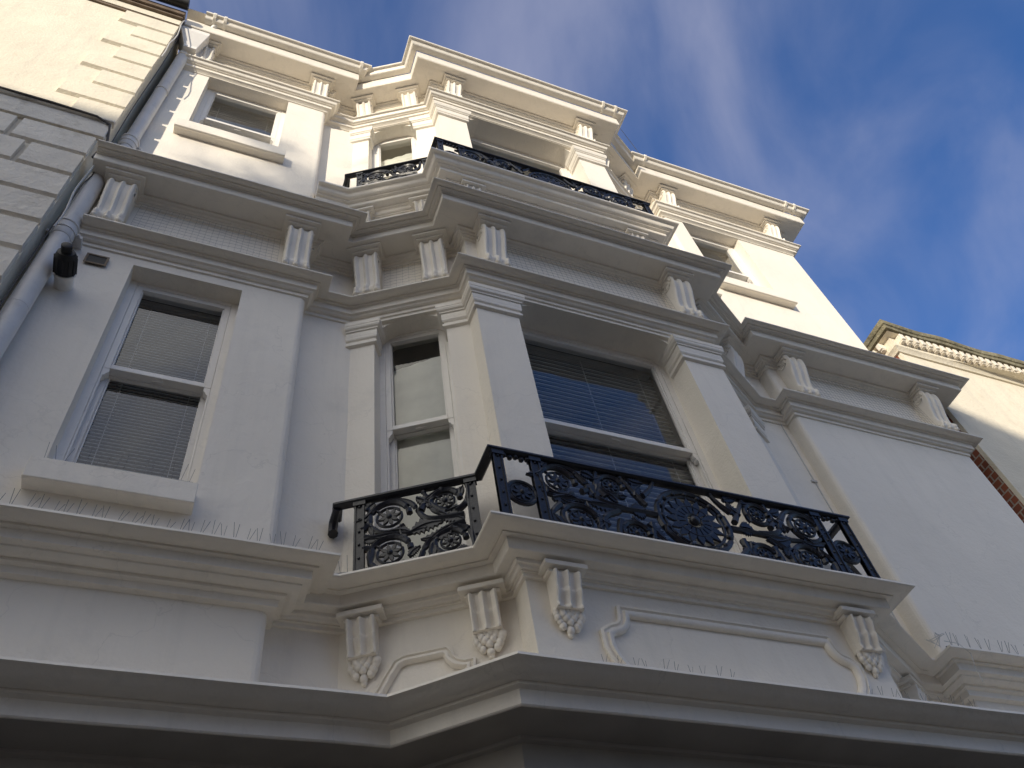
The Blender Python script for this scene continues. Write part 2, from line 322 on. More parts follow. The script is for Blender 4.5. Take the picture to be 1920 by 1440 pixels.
c3 = [(-.03, 10.86), (.30, 10.86), (.30, 10.665), (.292, 10.655), (.285, 10.66), (.08, 10.66), (.078, 10.64)]+cyma(.075, 10.638, .035, 10.605)+[(.033, 10.59), (.018, 10.588), (.018, 10.555), (-.03, 10.55)]
a3 = [(-.03, 10.24), (.115, 10.225), (.13, 10.215), (.13, 10.20)]+cyma(.127, 10.197, .07, 10.155)+[(.07, 10.142), (.052, 10.14), (.052, 10.085), (.035, 10.08), (.012, 10.062), (.012, 10.05), (-.03, 10.045)]
def course(name, path, prof, m_=TRIM, **k):
    mb = MB(); sweep(mb, path, prof, **k); return mb.build(name, m_, HOUSE, smooth=28)
course('main_cornice', P1, c2)
P1a = [(-1.19, 3.5)]+P1[1:]
course('architrave_moulding', P1a, a2)
course('eaves_cornice', P2, c3)
course('architrave_moulding', [(-1.25, 3.6)]+P2[1:], a3)
course('balcony_cornice', [P1[2], P1[3]]+P1[4:8]+[P1[8], P1[9]], c1)
course('balcony_cornice', [P2[2], P2[3]]+P2[4:8]+[P2[8], P2[9]], b3)
course('string_course', [(-1.30, 3.5), (.42, 3.5), (.42, 3.66)], c1w)
course('string_course', [(4.91, 3.66), (4.91, 3.5), (7.0, 3.5), (7.0, 12)], c1w)
# shopfront cornice (one cant, no recess)
PS = [(-1.34, 3.415), (1.0, 3.415), (1.46, 3.02), (7.2, 3.02)]
c0 = [(-.5, 2.235), (.18, 2.228), (.215, 2.212), (.218, 2.197), (.203, 2.188)]+arc((.20, 2.187), (.095, 2.160), .12, 6)+[(.093, 2.145), (.066, 2.137), (.064, 2.068), (.058, 2.062), (.05, 2.062)]
course('shopfront_cornice', PS, c0, a=.004)
mb = MB(); sweep(mb, PS, [(.0495, 2.064), (-.16, 2.066), (-.165, 2.05), (-.19, 2.045), (-.20, 1.45), (-.22, 1.44), (-.22, -.9), (-.15, -.92), (-.15, GROUND)])
mb.build('shopfront', SHOP, HOUSE)
# ------------------------------------------------------------------ gutter (white ogee) on the eaves
gut = [(.30, 10.95), (.42, 10.955), (.43, 10.95), (.43, 10.925)]+cyma(.425, 10.92, .345, 10.865)+[(.335, 10.862), (.305, 10.862)]
mb = MB(); PG = offs([(-1.12, 3.6)]+P2[1:], 0)
sweep(mb, [(-1.12, 3.6)]+P2[1:], gut)
GU = mb.build('eaves_gutter', TRIM, HOUSE, smooth=30)
def collar(x):      # moulded gutter joint, straight runs only
    w = .02; y = 3.6
    for yb_, lo, hi in ((3.6, -1.2, .6), (3.11, 1.3, 4.1), (3.6, 4.6, 7.4)):
        if lo < x < hi: y = yb_
    mb = MB(); prof = [(.437, 10.962), (.437, 10.92), (.395, 10.88), (.345, 10.857), (.30, 10.855), (.30, 10.962)]
    vs = [(xx, y-p, z) for xx in (x-w, x+w) for p, z in prof]; k = len(prof)
    mb.add(vs, [tuple(range(k)), tuple(range(2*k-1, k-1, -1))]+[(i, (i+1) % k, k+(i+1) % k, k+i) for i in range(k)])
    mb.build('gutter_joint', TRIM, GU, smooth=0, bevel=.006)
for x in (-1.02, -.9, .72, 1.27, 3.80, 3.98, 4.66, 6.97, 7.12): collar(x)
# ------------------------------------------------------------------ consoles in the friezes
def console_bm(w, H, D, bottom=.08):
    """scroll console: local s (across), o (out), z from 0 (top) down to -H"""
    prof = []
    for i in range(25):
        t = i/24
        # from top front, big roll then concave fall to small roll
        z = -H*t
        o = D*(1-.12*((t-.14)/.14)**2 if t < .14 else 1-(1-bottom/D)*(.5-.5*cos(pi*min(1, (t-.14)/.64))))
        if t > .78: o = bottom+.022*sin(pi*(t-.78)/.22)*1.6
        prof.append((max(o, .02), z))
    mb = MB(); K = 19
    def ridge(u):   # two flutes between three reeds
        r = 0
        for c in (.09, .5, .91): r = max(r, 1-((u-c)/.095)**2)
        return r*.018 if r > 0 else -.004
    vs = []
    for o, z in prof:
        for j in range(K):
            u = j/(K-1); vs.append(((u-.5)*w, o+ridge(u), z))
    fs = [(i*K+j, i*K+j+1, (i+1)*K+j+1, (i+1)*K+j) for i in range(len(prof)-1) for j in range(K-1)]
    mb.add(vs, fs)
    for sg in (0, K-1):
        col = [vs[i*K+sg] for i in range(len(prof))]
        side = col+[(col[0][0], -.02, -H), (col[0][0], -.02, 0)]
        mb.add(side, [tuple(range(len(side)))])
    mb.add([(-w/2, -.02, -H), (w/2, -.02, -H), (w/2, prof[-1][0], -H), (-w/2, prof[-1][0], -H)], [(0, 1, 2, 3)])
    # side volutes
    for sg in (-1, 1):
        for (R0, oc, zc) in ((D*.40, D*.56, -D*.46), (.042, bottom*.62, -H+.055)):
            pts = []; rs = []
            for k in range(26):
                th = k/25*2*pi*1.9; r = R0*(1-k/25*.82)
                pts.append((sg*(w/2+.001), oc+r*cos(th), zc+r*sin(th))); rs.append(.011*(1-.5*k/25)*(1 if R0 > .05 else .6))
            mb.tube(pts, rs, 5)
    # beads at the foot
    for u in (-.42, 0, .42): mb.ball((u*w, bottom+.02, -H+.022), .026, 8, 5)
    return mb
def leafbracket_bm(w, H, D):
    """balcony bracket: fluted tiers and a hanging leaf cluster"""
    mb = MB(); K = 19; prof = []
    tiers = [(0, D), (.10, D*.97), (.2, D*.86), (.27, D*.80), (.30, D*.86), (.34, D*.82), (.44, D*.66), (.53, D*.58), (.57, D*.66), (.60, D*.60)]
    def o_at(t):
        for (a, b), (c, d) in zip(tiers, tiers[1:]):
            if a <= t <= c: return b+(d-b)*(t-a)/(c-a)
        return tiers[-1][1]
    rows = 28; vs = []
    for i in range(rows+1):
        t = .60*i/rows
        for j in range(K):
            u = j/(K-1); r = max(1-((u-c)/.13)**2 for c in (.06, .5, .94))
            vs.append(((u-.5)*w, o_at(t)+(r*.026 if r > 0 else 0)-.01, -H*t))
    mb.add(vs, [(i*K+j, i*K+j+1, (i+1)*K+j+1, (i+1)*K+j) for i in range(rows) for j in range(K-1)])
    for sg in (0, K-1):
        col = [vs[i*K+sg] for i in range(rows+1)]; side = col+[(col[0][0], -.02, -H*.6), (col[0][0], -.02, 0)]; mb.add(side, [tuple(range(len(side)))])
    mb.add([(-w/2, -.02, -H*.6), (w/2, -.02, -H*.6), (w/2, vs[-1][1], -H*.6), (-w/2, vs[-1][1], -H*.6)], [(0, 1, 2, 3)])
    rnd = random.Random(3)
    for row, (z, hw, o) in enumerate(((-.60, .44, .05), (-.655, .46, .045), (-.71, .42, .04), (-.77, .34, .035), (-.83, .25, .03), (-.89, .15, .025), (-.95, .06, .02))):
        nb = max(1, 6-row)
        for k in range(nb):
            u = (k/(nb-1)-.5)*2 if nb > 1 else 0
            mb.ball((u*hw*w, D*.62*(1-(row/7)**1.5)*(1-.2*u*u)*.62, z*H), w*.115*(1+.5*rnd.random()), 8, 5, (1, .9, 1.15))
    return mb
def place(mb, name, P, s, z, parent, m_=TRIM, o=0):
    nb = MB(); nb.v = [P(s+v[0], v[1]+o, z+v[2]) for v in mb.v]; nb.f = list(mb.f)
    return nb.build(name, m_, parent, smooth=40)
CON = console_bm(.20, .56, .175, .105); CON3 = console_bm(.18, .40, .15, .08); LB = leafbracket_bm(.145, .335, .10); LB3 = leafbracket_bm(.14, .32, .10)
f_w1 = frame_at(P1[0], P1[1]); f_A1 = frame_at(P1[3], P1[4]); f_F1 = frame_at(P1[5], P1[6]); f_AR1 = frame_at(P1[7], P1[8]); f_wr1 = frame_at(P1[10], P1[11])
f_w2 = frame_at(P2[0], P2[1]); f_A2 = frame_at(P2[3], P2[4]); f_F2 = frame_at(P2[5], P2[6]); f_AR2 = frame_at(P2[7], P2[8]); f_wr2 = frame_at(P2[10], P2[11])
def abacus(P, s, w, D, z, parent=HOUSE, t=.04):
    mb = MB()
    mb.box(s-w/2-.022, s+w/2+.022, -.01, D+.04, z, z+t*.42, P)
    mb.box(s-w/2-.05, s+w/2+.05, -.012, D+.075, z+t*.42+.0005, z+t, P)
    return mb.build('console_cap', TRIM, parent, smooth=0, bevel=.004)
for P, ss in ((f_w1, (.24, 1.60)), (f_A1, (.155, .715)), (f_F1, (.20, 1.99)), (f_AR1, (.21, .77)), (f_wr1, (.22, 1.92))):
    for s in ss:
        c = place(CON, 'console', P, s, 6.545, HOUSE); abacus(P, s, .19, .16, 6.5462, c, .044)
for P, ss in ((f_w2, (.28, 1.60)), (f_A2, (.155, .715)), (f_F2, (.21, 1.98)), (f_AR2, (.21, .77)), (f_wr2, (.17, 1.87))):
    for s in ss:
        c = place(CON3, 'console', P, s, 10.62, HOUSE); abacus(P, s, .18, .14, 10.6212, c, .036)
for P, ss in ((f_A1, (.135, .765)), (f_F1, (.185, 2.02)), (f_AR1, (.16, .79))):
    for s in ss:
        c = place(LB, 'balcony_bracket', P, s, 2.832, HOUSE); abacus(P, s, .14, .045, 2.8325, c, .05)
for P, ss in ((f_A2, (.155, .735)), (f_F2, (.185, 1.95)), (f_AR2, (.19, .82))):
    for s in ss:
        c = place(LB3, 'balcony_bracket', P, s, 7.64, HOUSE); abacus(P, s, .14, .06, 7.6405, c, .05)
# ------------------------------------------------------------------ pier capitals
cap = [(-.02, 5.715), (.055, 5.705), (.06, 5.695), (.06, 5.655)]+arc((.056, 5.65), (.038, 5.61), .2, 3)+[(.038, 5.595), (.028, 5.59), (.028, 5.535)]+arc((.026, 5.53), (.012, 5.49), .2, 3)+[(.012, 5.47), (.024, 5.462), (.024, 5.435), (.01, 5.425), (-.02, 5.42)]
def pt(P, s, o=0): return tuple(P(s, o, 0)[:2])
def caps_for(fA, fF, fAR, PL, dz, A, F, AR):
    runs = [[pt(fA, -.03), pt(fA, A[0]), pt(fA, A[0], -.12)],
            [pt(fA, A[1], -.12), pt(fA, A[1]), PL[4], PL[5], pt(fF, F[0]), pt(fF, F[0], -.2)],
            [pt(fF, F[1], -.2), pt(fF, F[1]), PL[6], PL[7], pt(fAR, AR[0]), pt(fAR, AR[0], -.12)],
            [pt(fAR, AR[1], -.12), pt(fAR, AR[1]), pt(fAR, la+.03)]]
    for r in runs:
        mb = MB(); sweep(mb, r, up(cap, dz)); mb.build('pier_capital', TRIM, HOUSE, smooth=28)
caps_for(f_A1, f_F1, f_AR1, P1, 0, AWIN, FWIN, AWINR)
caps_for(f_A2, f_F2, f_AR2, P2, 4.31, A3, F3, AWINR)
# ------------------------------------------------------------------ panel mouldings on the apron
def panel(P, pts, w=.034):
    mb = MB()
    prof = [(-w, 0), (-w, .016), (-w*.55, .03), (-w*.1, .03), (w*.05, .016), (w*.35, .014), (w*.6, .024), (w, .018), (w, 0)]
    pts = [Vector(p) for p in pts]; rows = []
    for i, p in enumerate(pts):
        a = (pts[i]-pts[i-1]).normalized() if i else None; b = (pts[i+1]-pts[i]).normalized() if i < len(pts)-1 else None
        if a is None: a = b
        if b is None: b = a
        na = Vector((-a.y, a.x)); nb = Vector((-b.y, b.x)); mn = (na+nb).normalized(); k = 1/max(.35, mn.dot(na))
        rows.append([P(p.x+mn.x*q*k, o+.001, p.y+mn.y*q*k) for q, o in prof])
    K = len(prof); vs = [v for r in rows for v in r]
    mb.add(vs, [(i*K+j, i*K+j+1, (i+1)*K+j+1, (i+1)*K+j) for i in range(len(rows)-1) for j in range(K-1)])
    mb.build('panel_moulding', TRIM, HOUSE, smooth=50)
def carc(c, r, a0, a1, n=6): return [(c[0]+r*cos(radians(a0+(a1-a0)*i/n)), c[1]+r*sin(radians(a0+(a1-a0)*i/n))) for i in range(n+1)]
x0 = 1.6
left = [(2.10-x0, 2.30)]+[(2.045-x0, 2.35), (2.005-x0, 2.41), (1.985-x0, 2.47), (1.985-x0, 2.55)]+[(2.02-x0, 2.575)]+carc((2.02-x0, 2.665), .085, -80, -5, 5)+[(2.11-x0, 2.70)]
right = [(5.49-2*x0-(q[0]), q[1]) for q in left][::-1]
panel(f_F1, left+right)
panel(f_A1, [(.20, 2.2), (.20, 2.42), (.22, 2.45), (.26, 2.52), (.30, 2.58), (.34, 2.595), (.54, 2.595), (.555, 2.575), (.56, 2.55), (.585, 2.52), (.63, 2.50), (.66, 2.50), (.655, 2.43), (.655, 2.2)], .026)
panel(f_AR1, [(la-q[0], q[1]) for q in [(.20, 2.2), (.20, 2.42), (.22, 2.45), (.26, 2.52), (.30, 2.58), (.34, 2.595), (.54, 2.595), (.66, 2.50), (.655, 2.2)]][::-1], .026)
# ------------------------------------------------------------------ windows
def window(P, s0, s1, z0, z1, rec, zm, blind=None, sill=None, round_top=False, fwid=.055, bs=.055, bz=None, tilt=.012):
    mb = MB(); d0 = -rec; f = fwid
    B = lambda *a, m_=mb: m_.box(a[0], a[1], a[2], a[3], a[4], a[5], P)
    B(s0-.01, s0+f, d0-.11, d0, z0, z1); B(s1-f, s1+.01, d0-.11, d0, z0, z1); B(s0+f, s1-f, d0-.11, d0, z1-f*.8, z1+.01); B(s0+f, s1-f, d0-.11, d0, z0, z0+.05)
    B(s0+f, s0+f+.014, d0-.022, d0-.008, z0+.05, z1-f*.8); B(s1-f-.014, s1-f, d0-.022, d0-.008, z0+.05, z1-f*.8)
    if round_top:
        r = .13
        for sg, s in ((1, s0+f), (-1, s1-f)):
            zt = z1-f*.8
            mb.ext([(s-sg*.01, zt+.01), (s+sg*r, zt)]+[(s+sg*(r-r*sin(t)), zt-r+r*cos(t)) for t in [pi/2*k/6 for k in range(1, 6)]]+[(s-sg*.01, zt-r)], d0-.072, d0-.012, P)
    win = mb.build('window', WOOD, HOUSE, smooth=0, bevel=.004)
    a0, a1 = s0+f, s1-f; st = .042
    for name, za, zb, off in (('sash', zm-.0, z1-f*.8, -.005), ('sash', z0+.05, zm+.04, -.062)):
        up_ = off > -.05
        mb = MB(); o1, o0 = d0+off, d0+off-(.052 if up_ else .044)
        mb.box(a0+.001, a0+st, o0, o1, za, zb, P); mb.box(a1-st, a1-.001, o0, o1, za, zb, P)
        mb.box(a0+st, a1-st, o0, o1, zb-.042, zb-.001, P); bt = .042 if up_ else .075
        mb.box(a0+st, a1-st, o0, o1+(.002 if up_ else 0), za, za+bt, P)
        g = .010   # glazing bead
        mb.box(a0+st, a0+st+g, o0+.004, o1-.012, za+bt, zb-.042, P); mb.box(a1-st-g, a1-st, o0+.004, o1-.012, za+bt, zb-.042, P)
        mb.box(a0+st+g, a1-st-g, o0+.004, o1-.012, za+bt, za+bt+g, P)
        if up_:
            for sg, s in ((1, a0+.001), (-1, a1-.001)):   # horns
                poly = [(s, za+.001), (s+sg*st, za+.001), (s+sg*st, za-.03), (s+sg*(st-.008), za-.045), (s+sg*(st-.016), za-.05), (s+sg*(st-.016), za-.062), (s+sg*.012, za-.075), (s, za-.075)]
                mb.ext(poly, o0+.002, o1-.002, P)
            mb.ball(((a0+a1)/2, (o0+o1)/2, za-.004), .03, 10, 4, (1.5, .35, .3), P)
        mb.build('sash', WOOD, win, smooth=0, bevel=.003)
        pg = MB(); om = o0+.012
        pg.add([P(a0+st, om, za+bt), P(a1-st, om, za+bt), P(a1-st, om, zb-.042), P(a0+st, om, zb-.042)], [(0, 1, 2, 3)])
        pg.build('pane', GLASS, win, smooth=0, fix=False)
    # room behind
    rm = MB(); D = 1.6; e = .25
    q = [P(s0-e, d0-.112, z0-.2), P(s1+e, d0-.112, z0-.2), P(s1+e, d0-.112, z1+.2), P(s0-e, d0-.112, z1+.2)]
    r_ = [P(s0-e, d0-D, z0-.2), P(s1+e, d0-D, z0-.2), P(s1+e, d0-D, z1+.2), P(s0-e, d0-D, z1+.2)]
    i_ = [P(s0, d0-.112, z0), P(s1, d0-.112, z0), P(s1, d0-.112, z1), P(s0, d0-.112, z1)]
    rm.add(q+r_+i_, [(4, 5, 6, 7), (0, 1, 5, 4), (1, 2, 6, 5), (2, 3, 7, 6), (3, 0, 4, 7), (0, 1, 9, 8), (1, 2, 10, 9), (2, 3, 11, 10), (3, 0, 8, 11)])
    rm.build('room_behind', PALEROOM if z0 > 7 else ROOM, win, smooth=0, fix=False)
    if blind == 'slats':
        bb = MB(); z = (bz or z1)-.05; rnd = random.Random(5)
        while z > z0+.06:
            t = tilt+rnd.uniform(-.002, .002)
            vs = [P(a0+.01, d0-.14, z-t*.5), P(a1-.01, d0-.14, z-t*.5), P(a1-.01, d0-.168, z+t*.5), P(a0+.01, d0-.168, z+t*.5)]
            vs += [(v[0], v[1], v[2]+.005) for v in vs]
            bb.add(vs, [(0, 1, 2, 3), (4, 5, 6, 7), (0, 1, 5, 4), (2, 3, 7, 6), (0, 3, 7, 4), (1, 2, 6, 5)]); z -= bs
        for s in ([a0+.12, a1-.12] if a1-a0 < 1 else [a0+.14, (a0+a1)/2, a1-.14]):
            bb.tube([P(s, d0-.139, z0+.1), P(s, d0-.139, z1-.06)], .003, 4)
        bb.box(a0+.005, a1-.005, d0-.17, d0-.135, (bz or z1)-.05, (bz or z1)-.012, P)
        bb.build('venetian_blind', WOOD if z0 > 7 else BLIND, win, smooth=0)
    if blind == 'pale_sheet':  # pale sheet behind the glass stands in for its whitish reflection
        bb = MB(); K = 14; zt = z1-.24; vs = []
        for i in range(K+1):
            s = a0+.005+(a1-a0-.01)*i/K
            for z in (z0+.05, zt): vs.append(P(s, d0-.13-.004*sin(i*1.7), z+.10*(i/K-.5)*(z == zt)))
        bb.add(vs, [(2*i, 2*i+2, 2*i+3, 2*i+1) for i in range(K)])
        bb.build('reflection_sheet', PANE_REFLECTION, win, smooth=60)
    if sill:
        sa, sb, zb_, zt_, pr = sill
        sb_ = MB(); n = 10
        for i in range(n):
            u0 = sa+(sb-sa)*i/n; u1 = sa+(sb-sa)*(i+1)/n
            sec = [(-rec-.0, zt_+.03), (.0, zt_+.012), (pr, zt_), (pr, zb_+.004), (pr-.012, zb_), (pr-.025, zb_), (pr-.03, zb_+.008), (-.02, zb_+.008)]
            if i == 0: rows = [[wob(P(u0, o, z), .004) for o, z in sec]]
            rows.append([wob(P(u1, o, z), .004) for o, z in sec])
        K = len(sec); sb_.add([v for r in rows for v in r], [(i*K+j, i*K+(j+1) % K, (i+1)*K+(j+1) % K, (i+1)*K+j) for i in range(n) for j in range(K)]+[tuple(range(K)), tuple(n*K+j for j in range(K))])
        sb_.build('sill', STUCCO, win, smooth=30, bevel=.004)
    return win
w_ = window(f_w1, WL[0], WL[1], 3.5, 5.66, .13, 4.62, 'slats', (WL[0]-.05, WL[1]+.01, 3.36, 3.51, .10), bs=.03, fwid=.05, tilt=.02); tag(w_, 'sash window on the left wing with a thick projecting sill')
window(f_A1, AWIN[0], AWIN[1], 3.08, 5.72, .16, 4.58, 'pale_sheet', round_top=True, fwid=.04)
window(f_F1, FWIN[0], FWIN[1], 3.08, 5.72, .24, 4.53, 'slats', round_top=True, bs=.052)
window(f_AR1, AWINR[0], AWINR[1], 3.08, 5.72, .16, 4.58, 'pale_sheet', round_top=True, fwid=.04)
window(f_w2, TLW[0], TLW[1], 8.47, 10.06, .13, 9.2, 'slats', (TLW[0]-.08, TLW[1]+.08, 8.29, 8.46, .10), bs=.05, fwid=.05, tilt=.03)
window(f_A2, A3[0], A3[1], 7.9, 10.04, .16, 9.0, 'pale_sheet', round_top=True, fwid=.04)
window(f_F2, F3[0], F3[1], 7.9, 10.04, .24, 9.0, 'slats', round_top=True)
window(f_AR2, la-.74, la-.185, 7.9, 10.04, .16, 9.0, 'pale_sheet', round_top=True, fwid=.04)
PW = frame_at(rr[wingR_i], rr[wingR_i+1])
window(PW, TRW[0], TRW[1], 8.47, 10.06, .13, 9.2, 'slats', (TRW[0]-.08, TRW[1]+.1, 8.29, 8.46, .10), bs=.05, fwid=.05, tilt=.03)
# ------------------------------------------------------------------ iron balcony railings
def rail_piece(root, P, L_, zb, h, layout, ring_specs, posts, leaves, stems, med=None):
    def Q(s, z, o=0): return P(s, o, zb+z)
    for s in posts:
        mb = MB(); mb.box(s-.029, s+.029, -.009, .009, zb-.0, zb+h-.03, P); mb.box(s-.029, s-.019, -.015, .017, zb, zb+h-.03, P); mb.box(s+.019, s+.029, -.015, .017, zb, zb+h-.03, P)
        for k in range(6): mb.ball((s, .011, zb+.06+k*(h-.13)/5), .0085, 6, 4, P=P)
        mb.box(s-.034, s+.034, -.02, .02, zb-.012, zb+.014, P); mb.box(s-.036, s+.036, -.02, .022, zb+h-.062, zb+h-.031, P)
        mb.build('post', IRON, root, smooth=40)
    for s, z, r in ring_specs:
        mb = MB()
        mb.tube([Q(s+r*cos(t), z+r*sin(t)) for t in [2*pi*k/24 for k in range(22)]], [.020-.005*k/21 for k in range(22)], 6)
        # spiral tail to the rosette
        rr_ = r*.62
        mb.tube([Q(s+rr_*cos(t), z+rr_*sin(t)) for t in [2*pi*k/20 for k in range(21)]], .0085, 6)
        for k in range(8):
            t = 2*pi*k/8+.2; a_ = rr_*.92
            poly = [(s+.18*rr_*cos(t-.5), z+.18*rr_*sin(t-.5)), (s+.6*a_*cos(t-.30), z+.6*a_*sin(t-.30)), (s+a_*cos(t), z+a_*sin(t)), (s+.6*a_*cos(t+.30), z+.6*a_*sin(t+.30)), (s+.18*rr_*cos(t+.5), z+.18*rr_*sin(t+.5))]
            mb.ext([(q[0], zb+q[1]) for q in poly], -.006, .009, P)
        mb.ball((s, .006, zb+z), .018, 8, 5, (1, .9, 1), P)
        mb.tube([Q(s+r*.66*cos(2.4), z+r*.66*sin(2.4)), Q(s+r*1.0*cos(2.4), z+r*1.0*sin(2.4))], .009, 5)
        mb.build('rosette_scroll', IRON, root, smooth=45)
    lv = list(leaves)      # small leaves sprouting from each scroll
    for i_, (s, z, r) in enumerate(ring_specs):
        for a_ in (.6, 2.2, 3.9, 5.3):
            a_ += .5*sin(i_*2.3+a_); l_ = r*(.55+.2*sin(i_+a_*3))
            z1, z2 = z+r*sin(a_), z+(r+l_)*sin(a_+.5)
            if .03 < z2 < h-.06: lv.append((s+r*cos(a_), z1, s+(r+l_)*cos(a_+.5), z2, .022, 1))
    leaves = lv
    halves = [(leaves, stems)] if not med else [([q for q in leaves if q[0] < med[0]], [q for q in stems if q[0][0] < med[0]]), ([q for q in leaves if q[0] >= med[0]], [q for q in stems if q[0][0] >= med[0]])]
    for LV_, ST_ in halves: scroll(root, P, Q, zb, LV_, ST_)
    if med:
        s, z, R = med; mb = MB()
        for r_, t_ in ((R, .019), (R*.84, .011), (R*.5, .013), (R*.24, .012)): mb.tube([Q(s+r_*cos(t), z+r_*sin(t)) for t in [2*pi*k/36 for k in range(37)]], t_, 6)
        for k in range(16):
            t = 2*pi*k/16; mb.ext([(s+q*R*cos(t+w), zb+z+q*R*sin(t+w)) for q, w in ((.26, -.12), (.60, -.17), (.80, 0), (.60, .17), (.26, .12))], -.005, .010, P)
            mb.ball((s+R*.92*cos(t), .006, zb+z+R*.92*sin(t)), .016, 6, 4, P=P)
        mb.ball((s, .01, zb+z), .034, 10, 6, (1, .8, 1), P)
        mb.build('medallion', IRON, root, smooth=45)
def scroll(root, P, Q, zb, leaves, stems):
    mb = MB()
    for (sa, za, sb, zb_, wd, jag) in leaves:      # acanthus leaf with toothed outline
        a = Vector((sa, za)); b = Vector((sb, zb_)); d = b-a; nv = Vector((-d.y, d.x)).normalized(); K = 14; upv = []; dn = []
        cur = .12*d.length
        for k in range(K+1):
            t = k/K; c_ = a+d*t+nv*cur*sin(pi*t); wv = 1.5*wd*sin(pi*min(1, t*1.0+.02))**.7*(1-.35*t)*(1.0 if k % 2 else .62)
            upv.append(c_+nv*wv); dn.append(c_-nv*wv)
        poly = upv+dn[::-1]
        mb.ext([(q.x, zb+q.y) for q in poly], -.006, .010, P)
        mb.tube([Q(*(a+d*(k/8)+nv*cur*sin(pi*k/8)), .011) for k in range(9)], [.009*(1-.6*k/8) for k in range(9)], 5)
    for st in stems:
        pts = [Vector(q) for q in st]; res = []
        for i in range(len(pts)-1):
            p0, p1, p2, p3 = pts[max(i-1, 0)], pts[i], pts[i+1], pts[min(i+2, len(pts)-1)]
            for k in range(6):
                t = k/6; res.append(.5*((2*p1)+(p2-p0)*t+(2*p0-5*p1+4*p2-p3)*t*t+(3*p1-p0-3*p2+p3)*t**3))
        res.append(pts[-1]); n = len(res)
        mb.tube([Q(*q) for q in res], [.022*(1-.45*i/n) for i in range(n)], 6)
        mb.ball((pts[-1].x, 0, zb+pts[-1].y), .017, 6, 4, P=P)
    mb.build('scrollwork', IRON, root, smooth=45)
def railing(PL, zb, h, off, label):
    root = empty('balcony_railing', ((PL[5][0]+PL[6][0])/2, PL[5][1]-off, zb), label, 'railing', 'ornamental cast iron balcony railings')
    q = offs(PL, off)   # plan corners
    A0, A1, B0, B1, C0, C1 = q[3], q[4], q[5], q[6], q[7], q[8]
    dA = (A1-A0).normalized(); A0 = A0+dA*(-.03); C1 = C1+(C1-C0).normalized()*.03
    pth = [tuple(A0+Vector((.02, .11))), tuple(A0), tuple(A1), tuple(B0), tuple(B1), tuple(C0), tuple(C1), tuple(C1+Vector((-.02, .11)))]
    mb = MB()
    sweep(mb, pth, [(-.028, zb+h-.012), (-.02, zb+h), (.02, zb+h), (.030, zb+h-.012), (.030, zb+h-.024), (.018, zb+h-.034), (-.018, zb+h-.034), (-.028, zb+h-.024), (-.028, zb+h-.012)], a=.001)
    mb.build('top_rail', IRON, root, smooth=40)
    for e in (A0, C1):      # hooked ends of the rail
        mb = MB(); x, y = e
        mb.tube([(x, y+.0, zb+h-.03), (x, y+.06, zb+h-.035), (x, y+.10, zb+h-.05), (x, y+.115, zb+h-.10), (x, y+.10, zb+h-.14)], [.026, .026, .028, .027, .03], 8); mb.build('rail_end', IRON, root, smooth=40)
    mb = MB(); sweep(mb, [tuple(A0+dA*.13)]+pth[2:-2]+[tuple(C1-(C1-C0).normalized()*.13)], [(-.014, zb+.0), (-.014, zb+.02), (.014, zb+.02), (.014, zb+.0), (-.014, zb+.0)], a=.001); mb.build('bottom_rail', IRON, root, smooth=40)
    for (S, E_, flip) in ((A0, A1, False), (C0, C1, True)):
        P0 = frame_at(tuple(S), tuple(E_)); Ln = P0.len
        P = (lambda s, o, z, P0=P0, Ln=Ln: P0(Ln-s, o, z)) if flip else P0
        rail_piece(root, P, Ln, zb, h, None,
            [(.30, .42, .115), (.30, .155, .115), (.62, .455, .085), (.63, .15, .085)], [.13, Ln-.05],
            [(.42, .27, .60, .30, .045, 1), (.60, .33, .72, .28, .04, 1), (.66, .26, .47, .20, .035, 1), (.16, .28, .24, .27, .035, 1), (.17, .07, .24, .02, .03, 1), (.46, .52, .54, .42, .03, 1), (.56, .06, .50, .02, .03, 1), (.17, .50, .22, .55, .03, 1)],
            [[(.72, .32), (.6, .33), (.5, .36), (.42, .50), (.3, .545), (.19, .47)], [(.72, .27), (.6, .24), (.5, .16), (.44, .03), (.36, .02)], [(.16, .30), (.22, .285), (.30, .29), (.4, .27), (.5, .28)], [(.62, .37), (.55, .44), (.5, .56)], [(.63, .23), (.56, .2), (.52, .1), (.56, .02)], [(.15, .22), (.2, .2), (.19, .1), (.24, .03)], [(.15, .36), (.19, .42), (.18, .54)], [(.48, .42), (.52, .5), (.60, .555)], [(.68, .36), (.74, .42), (.76, .54)], [(.68, .24), (.74, .2), (.76, .04)]])
    P = frame_at(tuple(B0), tuple(B1)); Ln = P.len; c = Ln/2
    base = [(.92-.08, .43, .11), (.75, .15, .11), (.50, .47, .082), (.42, .12, .082)]
    rings = [(c-a, z, r) for a, z, r in base]+[(c+a, z, r) for a, z, r in base]
    Lv = [(.66, .30, .48, .26, .05, 1), (.9, .28, .74, .30, .045, 1), (.60, .45, .66, .35, .035, 1), (.58, .14, .66, .22, .035, 1), (.36, .42, .30, .52, .035, 1), (.34, .20, .26, .07, .04, 1), (.92, .15, .88, .04, .035, 1), (.68, .54, .60, .50, .03, 1), (.32, .32, .42, .30, .05, 1), (.28, .54, .38, .56, .03, 1), (.55, .03, .62, .05, .03, 1), (.93, .52, .89, .56, .03, 1)]
